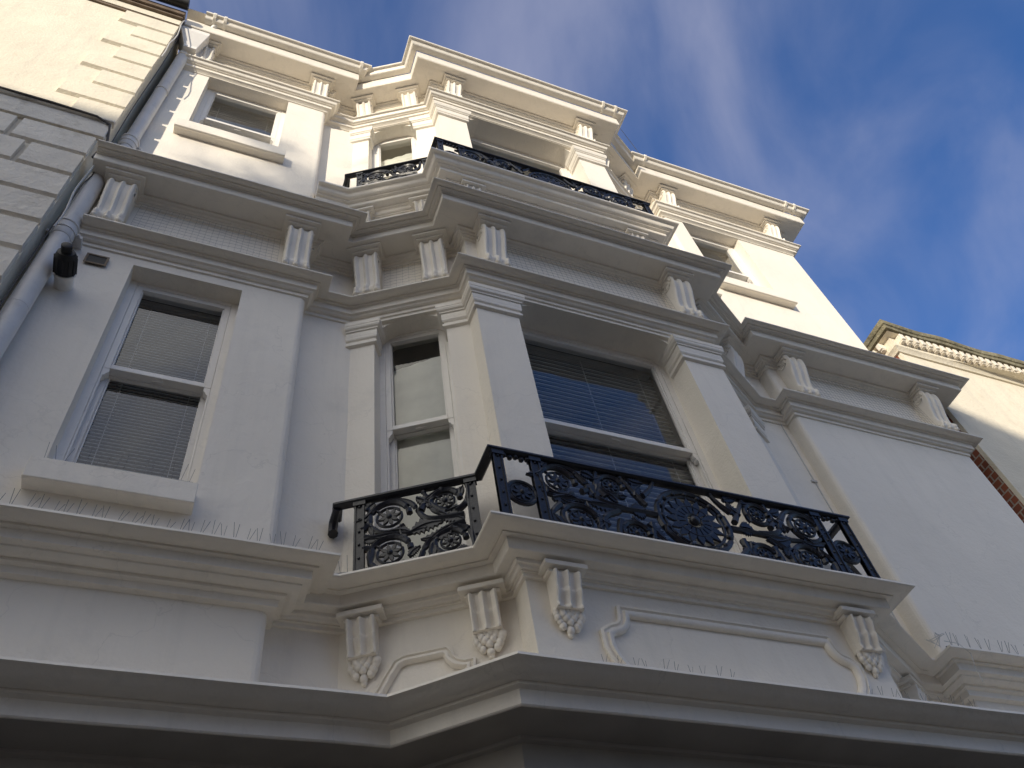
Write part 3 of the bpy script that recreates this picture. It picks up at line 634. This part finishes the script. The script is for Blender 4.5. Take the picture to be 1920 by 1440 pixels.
    St = [[(.25, .30), (.4, .30), (.6, .29), (.72, .30), (.84, .295), (.95, .32)], [(.45, .30), (.6, .34), (.66, .46), (.75, .55), (.86, .55), (.95, .46)], [(.5, .27), (.6, .2), (.62, .08), (.70, .03)], [(.3, .36), (.36, .46), (.42, .56)], [(.3, .22), (.32, .1), (.38, .02)], [(.86, .24), (.92, .16), (.90, .03)], [(.56, .37), (.6, .45), (.58, .56)], [(.50, .2), (.53, .1), (.5, .02)], [(.30, .44), (.24, .50), (.2, .57)], [(.30, .14), (.24, .08), (.22, .02)], [(.70, .38), (.66, .42), (.72, .52)], [(.66, .2), (.64, .14), (.68, .04)]]
    leaves = [(c-a, z1, c-b, z2, w, j) for a, z1, b, z2, w, j in Lv]+[(c+a, z1, c+b, z2, w, j) for a, z1, b, z2, w, j in Lv]
    stems = [[(c+sg*a, z) for a, z in st] for st in St for sg in (-1, 1)]
    rail_piece(root, P, Ln, zb, h, None, rings, [.03, .255, Ln-.255, Ln-.03], leaves, stems, (c, .30, .235))
    for s in (.142, Ln-.142):      # disc between the paired posts
        mb = MB(); R = .085
        pts = lambda r_: [P(s+r_*cos(t), 0, zb+.28+r_*sin(t)) for t in [2*pi*k/24 for k in range(25)]]
        mb.tube(pts(R), .012, 6); mb.tube(pts(R*.74), .007, 6)
        mb.ext([(s+R*.97*cos(2*pi*k/20), zb+.28+R*.97*sin(2*pi*k/20)) for k in range(20)], -.006, .002, P)
        for k in range(8):
            t = 2*pi*k/8; mb.ext([(s+q*R*cos(t+w), zb+.28+q*R*sin(t+w)) for q, w in ((.12, -.6), (.45, -.28), (.68, 0), (.45, .28), (.12, .6))], .002, .010, P)
        mb.ball((s, .008, zb+.28), .016, 8, 5, P=P)
        mb.build('rosette_disc', IRON, root, smooth=45)
        mb = MB()     # scalloped head over the disc
        for k in range(5): mb.ball((s-.07+k*.035, 0, zb+h-.045-(.012 if k in (1, 3) else 0)), .017, 6, 4, P=P)
        mb.build('scalloped_crest', IRON, root, smooth=45)
    return root
railing(P1, 3.022, .61, .15, 'black cast iron scrollwork railing on the lower balcony, in shade')
railing(P2, 7.875, .60, .15, 'black cast iron scrollwork railing on the sunlit second floor balcony, above the main cornice')
# ------------------------------------------------------------------ drainpipe with hopper head
DP = empty('drainpipe', (-1.275, 3.41, GROUND), 'painted grey white drainpipe in the left corner with a hopper head under the gutter', 'drainpipe')
mb = MB(); mb.tube([(-1.27, 3.41, GROUND), (-1.265, 3.41, 2), (-1.265, 3.41, 5), (-1.262, 3.412, 6.6)], .066, 16); mb.build('lower_pipe', PVC, DP)
mb = MB(); mb.tube([(-1.255, 3.46, 6.55), (-1.243, 3.53, 7.0), (-1.23, 3.535, 8.8), (-1.218, 3.535, 10.32)], .06, 16); mb.build('upper_pipe', PVC, DP)
for (x, y, z) in ((-1.263, 3.41, 5.72), (-1.24, 3.533, 7.62), (-1.265, 3.41, 4.74), (-1.228, 3.535, 9.05), (-1.265, 3.41, 3.3)):
    mb = MB(); big = z in (5.72, 7.62)
    if big:
        mb.tube([(x, y, z-.10), (x, y, z-.08), (x, y, z+.05), (x, y, z+.055), (x, y, z+.075)], [.068, .076, .076, .084, .084], 16)
        mb.tube([(x, y, z-.03), (x, y, z+.0)], .082, 16)
        mb.box(x+.05, x+.12, y+.0, y+.10, z-.03, z); mb.box(x-.12, x-.05, y+.0, y+.10, z-.03, z); mb.ball((x+.095, y-.01, z-.015), .014)
    else: mb.tube([(x, y, z-.012), (x, y, z+.012)], .0675, 16)
    mb.build('pipe_collar', PVC, DP)
mb = MB()
hx, hy = -1.17, 3.475
def ring(z, wx, wy0, wy1): return [(hx-wx, hy-wy0, z), (hx+wx, hy-wy0, z), (hx+wx, hy+wy1, z), (hx-wx, hy+wy1, z)]
secs = [ring(10.30, .07, .05, .06), ring(10.36, .075, .055, .06), ring(10.56, .15, .15, .1), ring(10.58, .155, .155, .1), ring(10.72, .155, .155, .1), ring(10.73, .17, .17, .105), ring(10.76, .17, .17, .105)]
mb.add([v for s in secs for v in s], [(i*4+j, i*4+(j+1) % 4, (i+1)*4+(j+1) % 4, (i+1)*4+j) for i in range(len(secs)-1) for j in range(4)]+[(0, 1, 2, 3), (24, 25, 26, 27)])
mb.build('hopper_head', WOOD, DP, smooth=0, bevel=.005)
mb = MB(); mb.tube([(-1.10, 3.42, 10.74), (-1.07, 3.40, 10.83), (-1.0, 3.30, 10.87), (-.99, 3.28, 10.90)], .04, 12); mb.tube([(-1.075, 3.403, 10.81), (-1.065, 3.395, 10.845)], .047, 12); mb.build('gutter_outlet', WOOD, DP)
# loose cables beside the pipe
mb = MB(); pts = []
for k in range(60):
    z = 2.0+k*8.6/59; pts.append((-1.315+.012*sin(z*2.1)+(.02 if 6.5 < z < 7 else 0), 3.33+.02*sin(z*1.3) if z < 7 else 3.40+.02*sin(z*1.7), z))
mb.tube(pts, .0045, 5); tag(mb.build('cable', CABLE), 'dark cable running up the corner behind the drainpipe', 'cable')
mb = MB(); pts = [(-1.30+.014*sin(k*.9), 3.30+.012*cos(k*1.1), 5.6+k*.12) for k in range(13)]
mb.tube(pts, .007, 5); tag(mb.build('cable', WCABLE), 'pale loose cable hanging past the left end of the main cornice', 'cable')
mb = MB(); pts = [(-1.30+.008*sin(k*1.3), 3.27-.02*sin(k*.9), 9.3+k*.14) for k in range(11)]
mb.tube(pts, .006, 5); tag(mb.build('cable', WCABLE), 'pale thin cable coming down beside the hopper head at the top', 'cable')
# ------------------------------------------------------------------ boiler flue and air vent
FL_ = empty('flue_terminal', (-1.12, 3.45, 5.25), 'stubby flue with a black cap jutting from the wall beside the drainpipe', 'flue')
ax, az = -1.125, 5.20
mb = MB(); mb.tube([(ax, 3.5, az), (ax, 3.41, az), (ax, 3.408, az), (ax, 3.395, az), (ax, 3.39, az)], [.058, .058, .066, .066, .05], 22); mb.build('white_sleeve', WOOD, FL_)
mb = MB(); mb.tube([(ax, 3.392, az), (ax, 3.385, az), (ax, 3.27, az), (ax, 3.235, az), (ax, 3.233, az), (ax, 3.185, az), (ax, 3.18, az)], [.06, .066, .066, .052, .034, .034, .025], 22)
for k in range(12):
    t = 2*pi*k/12; mb.tube([(ax+.066*cos(t), 3.385, az+.066*sin(t)), (ax+.066*cos(t), 3.27, az+.066*sin(t))], .006, 5)
mb.build('black_cap', DARKP, FL_)
AV = empty('air_vent', (-1.02, 3.5, 5.53), 'small square brown air vent grille on the wall beside the black capped flue', 'vent')
mb = MB(); vx0, vx1, vz0, vz1 = -1.09, -.945, 5.53, 5.65
mb.box(vx0, vx1, 3.48, 3.5-.014, vz0, vz0+.014); mb.box(vx0, vx1, 3.48, 3.5-.014, vz1-.014, vz1); mb.box(vx0, vx0+.014, 3.48, 3.5-.0145, vz0+.014, vz1-.014); mb.box(vx1-.014, vx1, 3.48, 3.5-.0145, vz0+.014, vz1-.014); mb.build('vent_frame', VENTM, AV, smooth=0)
mb = MB()
mb.box(vx0+.014, vx1-.014, 3.485, 3.497, vz0+.014, vz1-.014); mb.build('vent_back', DARKP, AV, smooth=0)
mb = MB()
for k in range(6): z = vz0+.022+k*.015; mb.box(vx0+.014, vx1-.014, 3.489, 3.4965, z, z+.005)
for k in range(8): x = vx0+.024+k*.014; mb.box(x, x+.004, 3.4885, 3.4962, vz0+.014, vz1-.014)
mb.build('vent_grille', VENTM, AV, smooth=0)
# ------------------------------------------------------------------ bird spikes and nets
def spikes(pts, n, h, label, P0, P1_, z, vee=True, seed=1, n_per=1, r=.0013):
    rnd = random.Random(seed); a = Vector(P0); b = Vector(P1_)
    root = empty('bird_spike_strip', (a.x, a.y, z), label, 'bird spikes', 'wire bird spike strips')
    mb = MB(); d = (b-a).normalized()*.0; q0 = a.to_3d(); q1 = b.to_3d(); q0.z = q1.z = z
    mb.tube([q0, q1], .006, 5); mb.build('strip_base', WIRE, root)
    proto = None; nn = Vector(((b-a).y, -(b-a).x)).normalized()
    for k in range(n):
        t = (k+.5+rnd.uniform(-.2, .2))/n; c_ = a.lerp(b, t)
        o = None
        if proto is None:
            m2 = MB(); m2.tube([(0, 0, 0), (0, 0, h)], r, 4)
            if vee: m2.tube([(0.0, 0, 0), (.028, .0, h*.95)], r, 4)
            proto = m2.build('spike', WIRE, None, smooth=0); o = proto
        else:
            o = proto.copy(); COL.objects.link(o)
        o.parent = root; o.matrix_parent_inverse = Matrix.Identity(4)
        o.location = (c_.x-a.x, c_.y-a.y, 0); o.rotation_euler = (rnd.uniform(-.12, .28), rnd.uniform(-.2, .2), rnd.uniform(-.5, .5))
spikes(None, 34, .125, 'row of wire bird spikes standing on the string course below the left window', (-1.28, 3.30), (.62, 3.30), 3.02, seed=2)
spikes(None, 16, .115, 'row of fine wire bird spikes standing on the left window sill', (-.80, 3.42), (-.06, 3.42), 3.52, vee=False, seed=3)
spikes(None, 10, .075, 'short row of bird spikes on the lowest cornice, below the bay panel', (1.80, 2.86), (2.52, 2.86), 2.225, seed=4, r=.001)
spikes(None, 11, .075, 'short row of bird spikes on the lowest cornice, right end of the bay', (3.28, 2.86), (4.02, 2.86), 2.225, seed=5, r=.001)
spikes(None, 12, .11, 'row of wire bird spikes on the right wing string course, at the right edge', (4.66, 3.27), (5.7, 3.27), 3.02, seed=6)
spikes(None, 12, .14, 'row of bird spikes on the left wing main cornice, before the sunlit wall', (.10, 3.25), (.70, 3.25), 6.81, vee=False, seed=7)
spikes(None, 5, .12, 'few bird spikes beside the left end of the lower railing', (.62, 3.44), (.80, 3.37), 3.02, vee=False, seed=8)
def net(P, s0, s1, z0, z1, o0, o1, label, name='bird_net'):
    mb = MB(); n = int((s1-s0)/.045); 
    for k in range(n+1):
        s = s0+(s1-s0)*k/n; mb.tube([P(s, o0, z0), P(s, (o0+o1)/2+.004, (z0+z1)/2), P(s, o1, z1)], .0008, 3, cap=False)
    mz = int((z1-z0)/.05)
    for k in range(mz+1):
        t = k/mz; z = z0+(z1-z0)*t; o = o0+(o1-o0)*t
        mb.tube([P(s0+(s1-s0)*i/12, o+.003*sin(i*1.3+k), z+.004*sin(i*2.1+k)) for i in range(13)], .0009, 3, cap=False)
    tag(mb.build(name, WIRE, None, smooth=0, fix=False), label, 'bird net', 'bird nets over the friezes')
net(f_w1, .40, 1.46, 5.985, 6.46, .10, .06, 'wire bird net over the frieze between the two consoles of the left wing')
net(f_F1, .34, 1.86, 5.985, 6.46, .10, .06, 'wire bird net over the long frieze on the front of the bay')
net(f_wr1, .36, 1.78, 5.985, 6.46, .10, .06, 'wire bird net over the frieze between the two consoles of the right wing')
net(f_A1, .29, .60, 5.985, 6.40, .10, .07, 'small wire bird net between the two consoles on the angled side of the bay')
# stray wire at the eaves and tangled wire by the right string course
mb = MB(); mb.tube([(4.02+.07*k, 2.86+.04*k, 11.0+.10*sin(k*.45)) for k in range(9)], .004, 4); tag(mb.build('loose_wire', WIRE), 'thin loose wire curling off the gutter at the right end of the bay', 'wire')
mb = MB(); rnd = random.Random(4); mb.tube([(4.60+.05*sin(k*1.7), 3.26+.05*cos(k*1.1), 3.03+.06*abs(sin(k*1.3))) for k in range(16)], .0022, 4)
mb.tube([(4.60, 3.22, 3.02), (4.66, 3.18, 2.98), (4.70, 3.17, 2.90), (4.66, 3.17, 2.80), (4.66, 3.18, 2.70)], .0022, 4); tag(mb.build('loose_wire', WCABLE), 'tangled pale wire hanging over the corner of the right string course', 'wire')
# thin cable on the right recess wall
mb = MB(); mb.tube([(4.84, 3.635, z) for z in (3.05, 4.2, 5.0, 5.8)], .006, 5); mb.box(4.80, 4.86, 3.625, 3.64, 4.98, 5.0)
tag(mb.build('cable', WCABLE), 'thin pale cable clipped down the recess right of the bay', 'cable')
# ------------------------------------------------------------------ left neighbour
NL = empty('neighbour_house', (-4, 3.28, GROUND), 'cream rendered neighbouring house on the left with corner quoins and weathered stone blocks', 'house', 'neighbouring houses')
XN, YN = -1.335, 3.28
mb = MB()
XL_ = XN-.035
mb.add([(-9, YN+.02, GROUND), (XL_, YN+.02, GROUND), (XL_, YN+.02, 7.2), (-9, YN+.02, 7.2)], [(0, 1, 2, 3)])
mb.add([(-9, YN+.02, 7.2), (XN-.01, YN+.02, 7.2), (XN-.01, YN+.02, 10.8), (-9, YN+.02, 10.8)], [(0, 1, 2, 3)])
mb.add([(XL_, YN+.02, GROUND), (XL_, 12, GROUND), (XL_, 12, 7.2), (XL_, YN+.02, 7.2)], [(0, 1, 2, 3)])
mb.add([(XN-.01, YN+.02, 7.2), (XN-.01, 12, 7.2), (XN-.01, 12, 10.8), (XN-.01, YN+.02, 10.8)], [(0, 1, 2, 3)])
mb.add([(-9, YN+.02, 10.8), (XN-.01, YN+.02, 10.8), (XN-.01, 12, 10.8), (-9, 12, 10.8)], [(0, 1, 2, 3)])
mb.build('wall', CREAM, NL, smooth=0)
Hq = .3785
def block(mb, xa, xb, za, zb, o=.03, g=.02, bev=.016):
    xa += g; za += g*1.3; zb -= g*.4
    f = YN+.02; y0 = f-o
    vs = [(xa, f, za), (xb, f, za), (xb, f, zb), (xa, f, zb), (xa+bev, y0, za+bev*1.6), (xb, y0, za+bev*1.6), (xb, y0, zb-.003), (xa+bev, y0, zb-.003)]
    vs = [wob(v, .004) for v in vs]
    mb.add(vs, [(4, 5, 6, 7), (0, 1, 5, 4), (3, 7, 6, 2), (0, 4, 7, 3), (1, 2, 6, 5)])
mb = MB(); zj = 7.37
k = 0
while zj+k*Hq < 10.25:
    w = .56 if k % 2 else .375
    block(mb, XN-w, XN+.012, zj+k*Hq, zj+(k+1)*Hq); 
    k += 1
mb.build('quoins', CREAM, NL, smooth=0)
zt = zj+k*Hq
mb = MB()   # frieze band, brown line and eaves board
mb.box(-9, XN+.01, YN-.015, YN+.02, zt+.045, 10.62); mb.build('frieze_band', CREAM, NL, smooth=0, bevel=.004)
mb = MB(); mb.box(-9, XN+.006, YN-.003, YN+.02, zt, zt+.045); mb.build('brown_fillet', BROWN, NL, smooth=0, bevel=.004)
mb = MB(); mb.box(-9, XN+.02, YN-.08, YN+.1, 10.64, 10.76); mb.box(-9, XN+.012, YN-.05, YN+.02, 10.60, 10.639); mb.build('eaves_board', BROWN, NL, smooth=0, bevel=.006)
mb = MB(); mb.tube([(-9, YN-.15, 10.80), (XN+.03, YN-.15, 10.80)], .062, 14); mb.build('gutter', DARKP, NL)
# lower rusticated blocks
mb = MB(); zz = 7.04; r = 0
GW = .04
while zz > -1.2:
    zb_, zt_ = zz-Hq+.0, zz
    xs = XN-.03; wseq = [.41, 1.15, 1.1, 1.2, 1.1, 1.2, 1.2] if r % 2 else [.57, 1.15, 1.15, 1.15, 1.2, 1.15, 1.2]
    for w in wseq:
        block(mb, xs-w, xs-.012, zb_, zt_, o=.035, g=.018, bev=.018); xs -= w
    zz -= Hq; r += 1
mb.build('rusticated_blocks', RUST, NL, smooth=0)
mb = MB(); mb.box(-9, XN+.004, YN-.02, YN+.02, 7.065, 7.345); mb.box(-9, XN+.02, YN-.045, YN+.02, 7.346, 7.372); mb.build('string_band', RUST, NL, smooth=0, bevel=.006)
mb = MB(); mb.tube([(-9+k*.4, YN-.055, 7.362+.012*sin(k*1.9)) for k in range(19)]+[(-1.45, YN-.05, 7.35), (-1.34, YN-.03, 7.30), (-1.31, YN+.02, 7.1), (-1.345, YN+.05, 6.8)], .011, 6)
tag(mb.build('cable', CABLE), 'dark cable clipped along the ledge of the left neighbouring house', 'cable')
# ------------------------------------------------------------------ right neighbour
NR = empty('neighbour_house', (9, 3.5, GROUND), 'cream and red brick neighbouring house on the right with a mossy dentil cornice', 'house', 'neighbouring houses')
XR, YR = 7.33, 3.515; ZR = 7.78
PR = [(XR, 12), (XR, YR), (9.62, YR), (9.95, YR-.33), (11.6, YR-.33)]
mb = MB()
for i in range(1, 4): facet(mb, PR[i], PR[i+1], GROUND, ZR)
mb.add([(XR, YR, ZR), (11.6, YR-.33, ZR), (11.6, 12, ZR), (XR, 12, ZR)], [(0, 1, 2, 3)])
mb.box(XR-.004, XR+.03, YR-.012, YR+.035, GROUND, ZR-.08)
mb.build('rendered_front', CREAM, NR, smooth=0)
mb = MB(); mb.add([(XR, YR+.036, GROUND), (XR, 12, GROUND), (XR, 12, ZR), (XR, YR+.036, ZR)], [(0, 1, 2, 3)]); mb.build('brick_side_wall', BRICK, NR, smooth=0)
rc = [(-.03, ZR+.40), (.12, ZR+.37), (.17, ZR+.34), (.18, ZR+.30), (.17, ZR+.26), (.155, ZR+.25)]
mb = MB(); sweep(mb, PR, rc+[(.155, ZR+.19), (.13, ZR+.186), (-.03, ZR+.186)], step=.08, a=.02); mb.build('mossy_coping', MOSS, NR)
mb = MB(); sweep(mb, PR, [(-.03, ZR+.1845), (.125, ZR+.184), (.05, ZR+.18), (.05, ZR+.05), (.06, ZR+.045), (.06, ZR+.0), (.03, ZR-.03), (.02, ZR-.06), (-.03, ZR-.065)], a=.004); mb.build('dentil_cornice', CREAM, NR)
for (A_, B_) in ((PR[0], PR[1]), (PR[1], PR[2]), (PR[2], PR[3]), (PR[3], PR[4])):
    P = frame_at(A_, B_); n = int(P.len/.105); s = P.len-.09 if A_ is PR[0] else .07
    for k in range(min(n, 22)):
        mb = MB(); mb.box(s-.03, s+.03, .045, .135, ZR+.075, ZR+.178, P); mb.box(s-.026, s+.026, .046, .115, ZR+.055, ZR+.0745, P)
        mb.build('dentil', MOSS if k % 3 == 5 else RUST, NR, smooth=0, bevel=.008); s += -.105 if A_ is PR[0] else .105
mb = MB()
mb.tube([(8.12, 3.5, 4.35), (8.08, 3.3, 4.4), (8.03, 3.16, 4.5), (8.02, 3.14, 4.62)], .02, 6); mb.tube([(8.12, 3.5, 4.1), (8.1, 3.3, 4.2), (8.06, 3.2, 4.36)], .016, 6); mb.ball((8.03, 3.12, 4.66), .035); mb.ball((8.06, 3.2, 4.42), .03)
tag(mb.build('iron_bracket', IRON), 'small black scrolled iron bracket on the right neighbouring wall, at the right edge', 'bracket')
# ------------------------------------------------------------------ ground and the other side of the street
def plane(name, x0, x1, y0, y1, z, m_):
    mb = MB(); mb.add([(x0, y0, z), (x1, y0, z), (x1, y1, z), (x0, y1, z)], [(0, 1, 2, 3)]); return tag(mb.build(name, m_, None, smooth=0, fix=False), kind='structure')
plane('ground', -400, 400, -400, 400, GROUND-.16, PAVE)
plane('road', -200, 200, -7.2, -.6, GROUND-.12, ASPH)
for nm, y0, y1 in (('pavement', -.6, 3.6), ('pavement', -9.4, -7.2)):
    mb = MB(); mb.box(-200, 200, y0, y1, GROUND-.15, GROUND); tag(mb.build(nm, PAVE, None, smooth=0), kind='structure')
YO = -9.4
dyv = 3.3-YO; shx = dyv*tan(SUN_AZ); shz = dyv/cos(SUN_AZ)*tan(SUN_EL)
# roofline of the houses opposite: heights chosen so their shadow falls where the photograph's does
def opp_house(x0, x1, zshade, label, m_, chimneys=()):
    xa, xb = x0-shx, x1-shx; zt = zshade+shz
    root = empty('opposite_house', ((xa+xb)/2, YO, GROUND), label, 'house', 'houses across the street')
    mb = MB(); P = frame_at((xb, YO), (xa, YO)); ops = []
    w = xb-xa; n = max(1, int(w/2.2))
    for fz in (GROUND+.9, GROUND+4.2, GROUND+7.4):
        if fz+2 > zt-.5: continue
        for k in range(n):
            c_ = w*(k+.5)/n; ops.append((c_-.5, c_+.5, fz, fz+1.9, .15))
    facet(mb, (xb, YO), (xa, YO), GROUND, zt, ops)
    for x in (xa, xb): mb.add([(x, YO, GROUND), (x, YO-8, GROUND), (x, YO-8, zt), (x, YO, zt)], [(0, 1, 2, 3)])
    mb.add([(xa, YO-8, GROUND), (xb, YO-8, GROUND), (xb, YO-8, zt), (xa, YO-8, zt)], [(0, 1, 2, 3)]); mb.add([(xa, YO, zt), (xb, YO, zt), (xb, YO-8, zt), (xa, YO-8, zt)], [(0, 1, 2, 3)])
    mb.build('wall', m_, root, smooth=0, fix=False)
    for o in ops:
        g = MB(); c_ = (o[0]+o[1])/2
        for a in ((o[0], o[0]+.06), (o[1]-.06, o[1])): g.box(a[0], a[1], -.14, -.08, o[2], o[3], P)
        for a in ((o[2], o[2]+.06), ((o[2]+o[3])/2-.03, (o[2]+o[3])/2+.03), (o[3]-.06, o[3])): g.box(o[0]+.06, o[1]-.06, -.14, -.08, a[0], a[1], P)
        wn = g.build('window', WOOD, root, smooth=0)
        g = MB(); g.box(o[0]+.06, o[1]-.06, -.16, -.12, o[2]+.06, o[3]-.06, P); g.build('pane', DARKP, wn, smooth=0)
    g = MB(); sweep(g, [(xb, YO), (xa, YO)], [(-.02, zt+.05), (.12, zt+.05), (.12, zt-.05), (.04, zt-.15), (-.02, zt-.16)], step=2); g.build('parapet', m_, root)
    for cx0, cx1, zc in chimneys:
        c = MB(); a, b = cx0-shx, cx1-shx; zc_ = zc+shz
        c.box(a, b, YO-.62, YO-.05, zt, zc_); c.box(a-.04, b+.04, YO-.66, YO-.01, zc_, zc_+.1); ch = c.build('chimney', BRICKW, root, smooth=0)
        npot = max(1, int((b-a)/.42))
        for k in range(npot):
            p = MB(); px = a+(b-a)*(k+.5)/npot; p.tube([(px, YO-.33, zc_+.1), (px, YO-.33, zc_+.42)], [.13, .10], 10); p.build('chimney_pot', VENTM, ch)
    return root
opp_house(-7.5, -.75, 7.45, 'cream rendered house across the street with two chimneys', CREAM, ((-6.8, -6.0, 8.8), (-5.2, -4.4, 8.6)))
opp_house(-.75, 4.2, 7.25, 'red brick house across the street behind the added shade tree', BRICKW)
opp_house(4.2, 7.05, 6.9, 'narrow cream house across the street, right of the brick one', CREAM)
opp_house(7.05, 17, 5.15, 'long low brick house across the street', BRICKW)
# unseen leafless tree, added so that its twigs half-shade the top storey
TY = -8.3; tdy = 3.1-TY; tsx = tdy*tan(SUN_AZ); tsz = tdy/cos(SUN_AZ)*tan(SUN_EL)
BARK = mat('tree_bark', (.08, .065, .05), .9, .2, 12, .01, 30)
TR = empty('added_shade_tree', (1.35-tsx, TY, GROUND), 'unseen leafless tree added on the far pavement to half-shade the top storey', 'tree')
rnd = random.Random(11); cx, cz = 1.35-tsx, 8.2+tsz
mb = MB(); mb.tube([(cx+.1, TY, GROUND), (cx+.05, TY, 4), (cx-.05, TY, 8), (cx, TY, cz-1.4)], [.22, .18, .14, .10], 10); mb.build('trunk', BARK, TR)
mb = MB()
for k in range(38):
    a = rnd.uniform(0, 2*pi); e = Vector((cx+2.8*cos(a)*rnd.uniform(.4, 1), TY+1.1*sin(a), cz+rnd.uniform(-1.1, 1.0)))
    b0 = Vector((cx, TY, cz-1.5+rnd.uniform(-1, .3))); m0 = b0.lerp(e, .5)+Vector((rnd.uniform(-.2, .2), 0, rnd.uniform(.1, .4)))
    mb.tube([b0, m0, e], [.05, .03, .014], 5, cap=False)
    for q in range(54):
        t = rnd.uniform(.15, 1); p0 = b0.lerp(m0, t*2) if t < .5 else m0.lerp(e, t*2-1)
        d = Vector((rnd.gauss(0, 1), rnd.gauss(0, .6), rnd.gauss(.2, 1))).normalized()*rnd.uniform(.3, .75)
        p1 = p0+d*.5+Vector((0, 0, .03)); p2 = p0+d
        if ((p2.x-cx)/2.9)**2+((p2.z-cz)/1.4)**2 < 1: mb.tube([p0, p1, p2], [.015, .012, .008], 3, cap=False)
mb.build('crown', BARK, TR, smooth=0, fix=False)
SC.cycles.max_bounces = 8; SC.cycles.diffuse_bounces = 4; SC.cycles.transparent_max_bounces = 12
